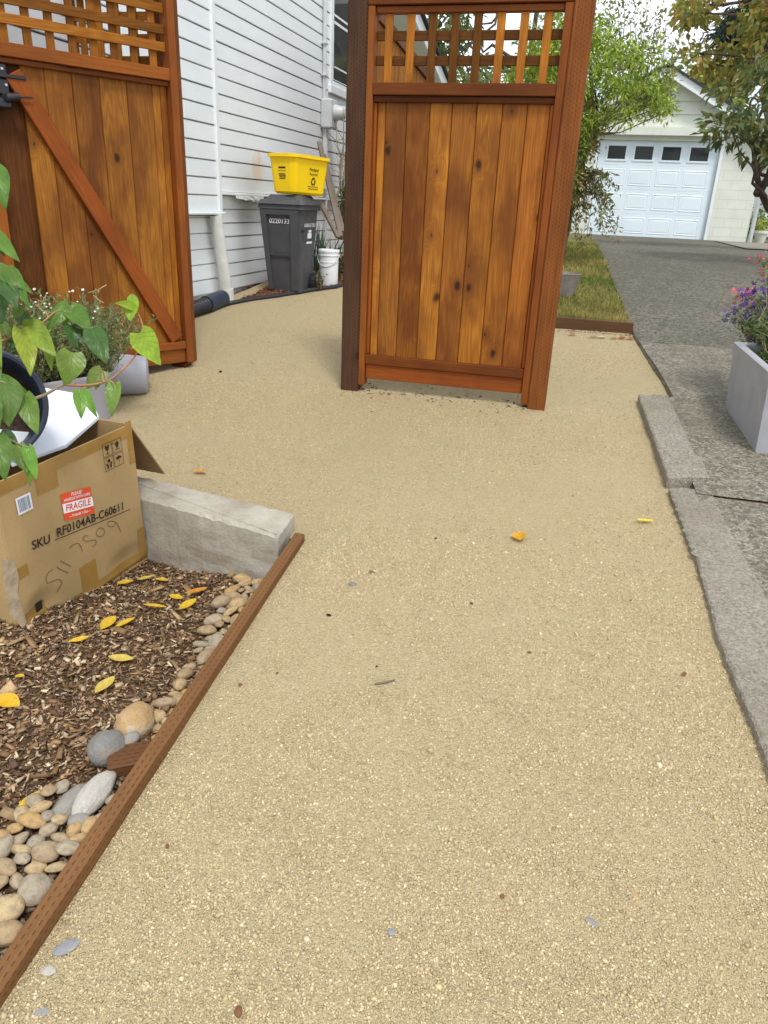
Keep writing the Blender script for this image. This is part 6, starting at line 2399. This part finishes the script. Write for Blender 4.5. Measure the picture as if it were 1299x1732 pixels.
pebble(112, 1604, 32, M['bluechip'], 'blue grey stone chip on the gravel beside the near end of the timber edging', .9, .25, 1.9)
pebble(82, 1643, 20, M['palestone'], 'white stone chip on the gravel just below the blue grey chip', .2, .3)
pebble(72, 1712, 24, M['bluechip'], 'pale blue grey stone chip at the bottom left edge of the gravel', .6, .3)
pebble(597, 989, 12, M['darkstone'], 'small smooth grey pebble on the gravel beyond the far stones', 0, .5)
pebble(1000, 1562, 15, M['bluechip'], 'slim blue grey chip on the gravel at the lower right', -.6, .3, 1.8)
pebble(662, 1578, 13, M['bluechip'], 'round pale grey chip on the gravel at the bottom middle', 0, .4, 1.1)
pebble(1074, 1516, 15, M['tanstone'], 'small yellow tan pebble on the gravel above the slim blue grey chip', -.9, .4, 1.6)
mb = MB()
q = at_g(651, 1154, .006)
a = at_g(634, 1157, .006)
b2 = at_g(668, 1150, .008)
mb.tube([a, q, b2], [.003, .0035, .0025], 6)
tag(mb.build('twig', M['oldwood'], smooth=True), 'short grey twig lying on the gravel in the middle of the path', 'twig')
for k, (x, y, w_) in enumerate([(556, 1041, 10), (637, 1128, 6), (797, 1021, 7), (737, 911, 6), (373, 629, 10), (628, 697, 5)]):
    s, q = px_size(x, y, w_, 0)
    put_stone(SM[k], 'dark_crumb', (q[0], q[1], q[2] + .002), (s * .42, s * .25, s * .2), (0, 0, k * 1.3), 'dark bark crumb lying on the pale gravel', 'dark bark crumbs on the gravel', M['tanksoil'])
for k, (x, y, w_) in enumerate([(629, 969, 10), (469, 1140, 8), (895, 1104, 6), (403, 1712, 18), (1066, 1016, 5), (283, 1432, 8), (1157, 1140, 9), (407, 1160, 10), (849, 1517, 9)]):
    s, q = px_size(x, y, w_, 0)
    put_stone(SM[k % 7], 'red_chip', (q[0], q[1], q[2] + .002), (s * .55, s * .35, s * .25), (0, 0, k * 1.7), 'small red brown chip lying on the pale gravel', 'red chips on the gravel', M['brick'])

# ------------------------------------------------------------------ lawn grass
n = 26000
y = 6.30 + (13.5 - 6.30) * rng.random(n) ** 1.7
xr = np.array([edge_x(q) for q in y]) - .02
x = -1.3 + (xr + 1.3) * rng.random(n)
h_ = rng.uniform(.025, .06, n) * (1 + .5 * np.array([mnoise.noise((a * 2, b2 * 2, 1)) for a, b2 in zip(x, y)]))
an = rng.random(n) * 6.283
lean = rng.normal(size=(n, 2)) * .6
base = np.c_[x, y, g(y) + .04]
wd = .0035 + .0007 * (y - 6)
v = np.empty((n, 3, 3))
s = np.c_[np.cos(an), np.sin(an), np.zeros(n)] * wd[:, None]
v[:, 0] = base - s
v[:, 1] = base + s
v[:, 2] = base + np.c_[lean * h_[:, None], h_]
pt = np.array([mnoise.noise((a * 1.3, b2 * 1.3, 7)) for a, b2 in zip(x, y)])
dry = np.clip(.5 + pt * 1.2 + rng.normal(size=n) * .3, 0, 1)[:, None]
c = np.array([(.13, .19, .03)]) * (1 - dry) + np.array([(.40, .33, .11)]) * dry
c *= .8 + .4 * rng.random((n, 1))
tag(np_mesh('grass', v.reshape(-1, 3), np.arange(3 * n).reshape(-1, 3), M['grass'], np.repeat(c, 3, 0)), 'short partly dry lawn grass', 'grass', kind='stuff')

# stone bowl on the lawn, half hidden by the fence post
q = at_g(948, 502, .03)
bw_ = thing('stone_bowl', 'weathered grey brown planting bowl on the lawn half hidden by the fence post', 'planting bowl', q)
mb = MB()
mb.lathe([(.001, 0), (.10, 0), (.115, .01), (.155, .19), (.16, .21), (.15, .215), (.14, .19), (.001, .17)], None, q, 32)
mb.build('bowl', M['terracotta'], bw_, smooth=True, angle=40)
mb = MB(); mb.lathe([(.139, .188), (.001, .195)], None, q, 24); mb.build('soil', M['tanksoil'], bw_)

# ------------------------------------------------------------------ flower planter at the right edge
fa = at_g(1275, 766, .032)
fb = at_g(1224, 690, .032)
fz = fa[2]
fpn = thing('flower_planter', 'grey planter box of red pink and purple flowers on the right of the driveway', 'planter', fa)
dn = np.array([fb[0] - fa[0], fb[1] - fa[1], 0])
ln_ = np.linalg.norm(dn)
dn /= ln_
dr_ = np.array([dn[1], -dn[0], 0])
W0, TP, HT = .50, .018, .395
fa = fa.copy()


def ringp(inset, z):
    o = fa + dn * inset * -1 * 0
    a = -inset
    return [fa + dn * (-a) * -1 * 0 + dn * (0 - a) + dr_ * (0 - a) if False else fa + dn * inset + dr_ * inset + np.array([0, 0, z]),
            fa + dn * inset + dr_ * (W0 - inset) + np.array([0, 0, z]),
            fa + dn * (ln_ - inset) + dr_ * (W0 - inset) + np.array([0, 0, z]),
            fa + dn * (ln_ - inset) + dr_ * inset + np.array([0, 0, z])]


mb = MB()
slp = (gz(fb[1]) - gz(fa[1])) / ln_
rings = []
for (ins, z) in ((.012, -.01), (.010, .0), (-TP, HT), (-TP + .012, HT + .006), (-TP + .034, HT + .006), (-TP + .040, HT - .004), (.012, HT - .14)):
    r = ringp(ins, z)
    r[2] = r[2] + np.array([0, 0, slp * ln_ * (.95 if z < .05 else .55)])
    r[3] = r[3] + np.array([0, 0, slp * ln_ * (.95 if z < .05 else .55)])
    rings.append(r)
vs = sum(rings, [])
fs = []
for k in range(len(rings) - 1):
    fs += [(k * 4 + i, k * 4 + (i + 1) % 4, (k + 1) * 4 + (i + 1) % 4, (k + 1) * 4 + i) for i in range(4)]
fs += [(3, 2, 1, 0), tuple(range(len(vs) - 4, len(vs)))]
mb.add(vs, fs)
mb.build('box', M['stoneplanter'], fpn)
mb = MB(); r = ringp(.02, HT - .05); mb.prism([r[0], r[1], r[2] + np.array([0, 0, .03]), r[3] + np.array([0, 0, .03])], .03); mb.build('soil', M['tanksoil'], fpn)
rng = np.random.default_rng(77)
P, N = [], []
stm, pk_, pu_ = MB(), MB(), MB()
fc_ = fa + dn * ln_ * .5 + dr_ * W0 * .5 + np.array([0, 0, HT])


def spray(px, py, d, kind, r, nfl):
    e = at_d(px, py, d)
    a = fc_ + np.array([rng.uniform(-.16, .16), rng.uniform(-.18, .18), -.05])
    pts = limb_pts(a, e, rng, 6, .04, .06)
    stm.tube(pts, [.0035, .003, .003, .0025, .002, .002, .0015], 5)
    for q0, q1 in zip(pts[1:-1], pts[2:]):
        for _ in range(16):
            P.append(q0 + (q1 - q0) * rng.random() + rng.normal(size=3) * .02)
            N.append(rng.normal(size=3) * .7 + np.array([-.3, -.3, .2]))
    if kind is not None:
        for _ in range(int(nfl * 1.7)):
            if kind == 'p' and rng.random() < .45:
                continue
            c = e + rng.normal(size=3) * np.array([.022, .022, .018]) * (nfl ** .35) * .72
            if kind == 'p':
                disc_flower(pk_, c, r * rng.uniform(.8, 1.2), tuple(np.array([(.62, .06, .14), (.70, .16, .24), (.50, .03, .10)][rng.integers(3)])), (.7, .35, .2), rng.normal(size=3) * .6 + np.array([-.2, -.6, .5]), rng, 5)
            else:
                disc_flower(pu_, c, r * 1.35 * rng.uniform(.8, 1.2), tuple(np.array([(.11, .035, .30), (.17, .06, .40), (.07, .02, .20)][rng.integers(3)])), None, rng.normal(size=3) * .6 + np.array([-.2, -.6, .5]), rng, 5)


for (x, y, kind, r, k) in [(1246, 497, 'p', .016, 10), (1264, 502, 'p', .015, 9), (1274, 505, 'p', .014, 6), (1252, 573, 'p', .013, 5), (1260, 580, 'p', .012, 3), (1284, 442, 'p', .016, 8), (1294, 448, 'p', .016, 8), (1290, 438, 'p', .012, 4), (1300, 475, 'p', .018, 9),
                           (1236, 529, 'u', .013, 8), (1270, 494, 'u', .013, 8), (1280, 530, 'u', .015, 16), (1290, 515, 'u', .015, 16), (1298, 500, 'u', .014, 12), (1285, 550, 'u', .014, 10), (1295, 540, 'u', .015, 14), (1274, 576, 'u', .014, 10), (1290, 585, 'u', .013, 9), (1298, 565, 'u', .014, 9), (1310, 520, 'u', .015, 12), (1300, 480, 'u', .012, 6)]:
    spray(x, y, 4.15 + .3 * rng.random(), kind, r, k)
for (x, y) in [(1265, 530), (1258, 545), (1262, 560), (1240, 545), (1270, 600), (1280, 610), (1292, 612), (1299, 640), (1275, 622), (1290, 630), (1268, 552), (1250, 530), (1284, 595), (1310, 600), (1300, 560), (1320, 550), (1262, 598), (1252, 600)]:
    for _ in range(2):
        spray(x + rng.normal() * 5, y + rng.normal() * 5, 4.1 + .3 * rng.random(), None, 0, 0)
stm.build('stem', M['twig'], fpn, smooth=True)
leaves('foliage', np.array(P), np.array(N), .030, M['leaf'], [(.10, .16, .04), (.15, .22, .06), (.07, .11, .03), (.19, .24, .09)], rng, fpn, .34, .4, .0)
pk_.build('pink_blossom', M['petal'], fpn, recalc=False)
pu_.build('purple_blossom', M['petal'], fpn, recalc=False)

# ------------------------------------------------------------------ small things by the house bed and the garage
ob = thing('plank_stack', 'two weathered grey planks leaning on the white siding behind the bin', 'planks', (-2.6, 7.6, gz(7.6)))
for (p0, p1) in (((598 - 22, 400, 7.45), (540, 240, 8.0)), ((580, 392, 7.5), (547, 262, 8.0)), ((572, 402, 7.42), (543, 345, 7.6))):
    mb = MB()
    mb.bar(at_y(*p0), at_y(*p1), .045, .028, ch=.002)
    mb.build('plank', M['oldwood'], ob)
rng = np.random.default_rng(9)
iy = thing('iris_clump', 'clump of sword shaped blue green leaves growing between the bin and the bucket', 'plant', (-2.62, 7.35, gz(7.3)))
mb = MB()
for i in range(46):
    b0 = np.array([-2.62 + rng.normal() * .10, 7.38 + rng.normal() * .08, gz(7.3) + .01])
    hgt = rng.uniform(.30, .55)
    ln2 = rng.normal(size=2) * .10
    an = rng.random() * 3.14
    s = np.array([math.cos(an), math.sin(an), 0]) * rng.uniform(.010, .016)
    vs, fs = [], []
    for k in range(6):
        t = k / 5
        q = b0 + np.array([ln2[0] * t * t, ln2[1] * t * t, hgt * t])
        wd = (1 - t ** 2.5) + .02
        vs += [q - s * wd, q + s * wd]
        if k:
            fs.append((2 * k - 2, 2 * k - 1, 2 * k + 1, 2 * k))
    c = np.array((.055, .105, .05)) * rng.uniform(.7, 1.4)
    mb.add(vs, fs, tuple(c))
mb.build('foliage', M['leaf'], iy, recalc=False)
rp = thing('bare_shrub', 'thin bare yellowish shrub standing against the white siding behind the planks', 'shrub', (-2.55, 7.75, gz(7.7)))
mb = MB()
b0 = at_y(578, 405, 7.7)
for (tx, ty_) in ((580, 180), (570, 215), (585, 250), (574, 270)):
    pts = limb_pts(b0, at_y(tx, ty_, 8.0), rng, 8, .02)
    mb.tube(pts, list(np.linspace(.018, .003, 9)), 6)
    for _ in range(6):
        k = rng.integers(3, 8)
        mb.tube(limb_pts(pts[k], pts[k] + np.array([rng.normal() * .12, rng.normal() * .1, rng.uniform(.02, .2)]), rng, 3, .05), [.004, .003, .002, .0012], 4)
mb.build('stem', M['twig'], rp, smooth=True)
P, N = [], []
for (x, y, r) in ((582, 375, .08), (584, 345, .07), (578, 440, .06), (586, 320, .05)):
    p_, n_ = blobs(at_y(x, y, 7.7), (r, r, r * 1.6), 130, rng, .6)
    P.append(p_); N.append(n_)
leaves('foliage', np.vstack(P), np.vstack(N), .035, M['leaf'], [(.05, .08, .03), (.08, .11, .04), (.03, .05, .02)], rng, rp, .4, .4, .3)
wd_ = thing('weed', 'small brown green weed growing by the bin wheel beside the bucket', 'weed', (-2.52, 6.92, gz(6.9)))
P, N = [], []
mb = MB()
for i in range(14):
    a = np.array([-2.50 + rng.normal() * .02, 6.90 + rng.normal() * .02, gz(6.9) + .02])
    e = a + np.array([rng.normal() * .05, rng.normal() * .04, rng.uniform(.05, .17)])
    pts = limb_pts(a, e, rng, 3, .06)
    mb.tube(pts, [.002, .002, .0015, .001], 4)
    for q0, q1 in zip(pts[:-1], pts[1:]):
        for _ in range(6):
            P.append(q0 + (q1 - q0) * rng.random()); N.append(rng.normal(size=3))
mb.build('stem', M['straw'], wd_)
leaves('foliage', np.array(P), np.array(N), .026, M['leaf'], [(.12, .12, .045), (.16, .13, .06), (.08, .10, .03)], rng, wd_, .5, .4, .0)
pebble(573, 474, 9, M['tanstone'], 'round tan stone on the bark bed just right of the bucket', 0, .8, 1.1)
pebble(575, 483, 9, M['tanstone'], 'flat tan stone in front of the round one beside the bucket', .3, .5, 1.2)
fp2 = thing('flower_pot', 'little cream flower pot with a yellow plant beyond the garage corner', 'flower pot', at_g(1284, 411))
q = at_g(1284, 411)
mb = MB(); mb.lathe([(.001, 0), (.10, 0), (.15, .22), (.17, .22), (.17, .28), (.15, .28), (.001, .26)], None, q, 20); mb.build('pot', M['garage'], fp2, smooth=True, angle=40)
p_, n_ = blobs(q + np.array([0, 0, .42]), (.13, .13, .16), 90, rng)
leaves('foliage', p_, n_, .09, M['leaf'], [(.45, .48, .05), (.30, .36, .06)], rng, fp2, .5)
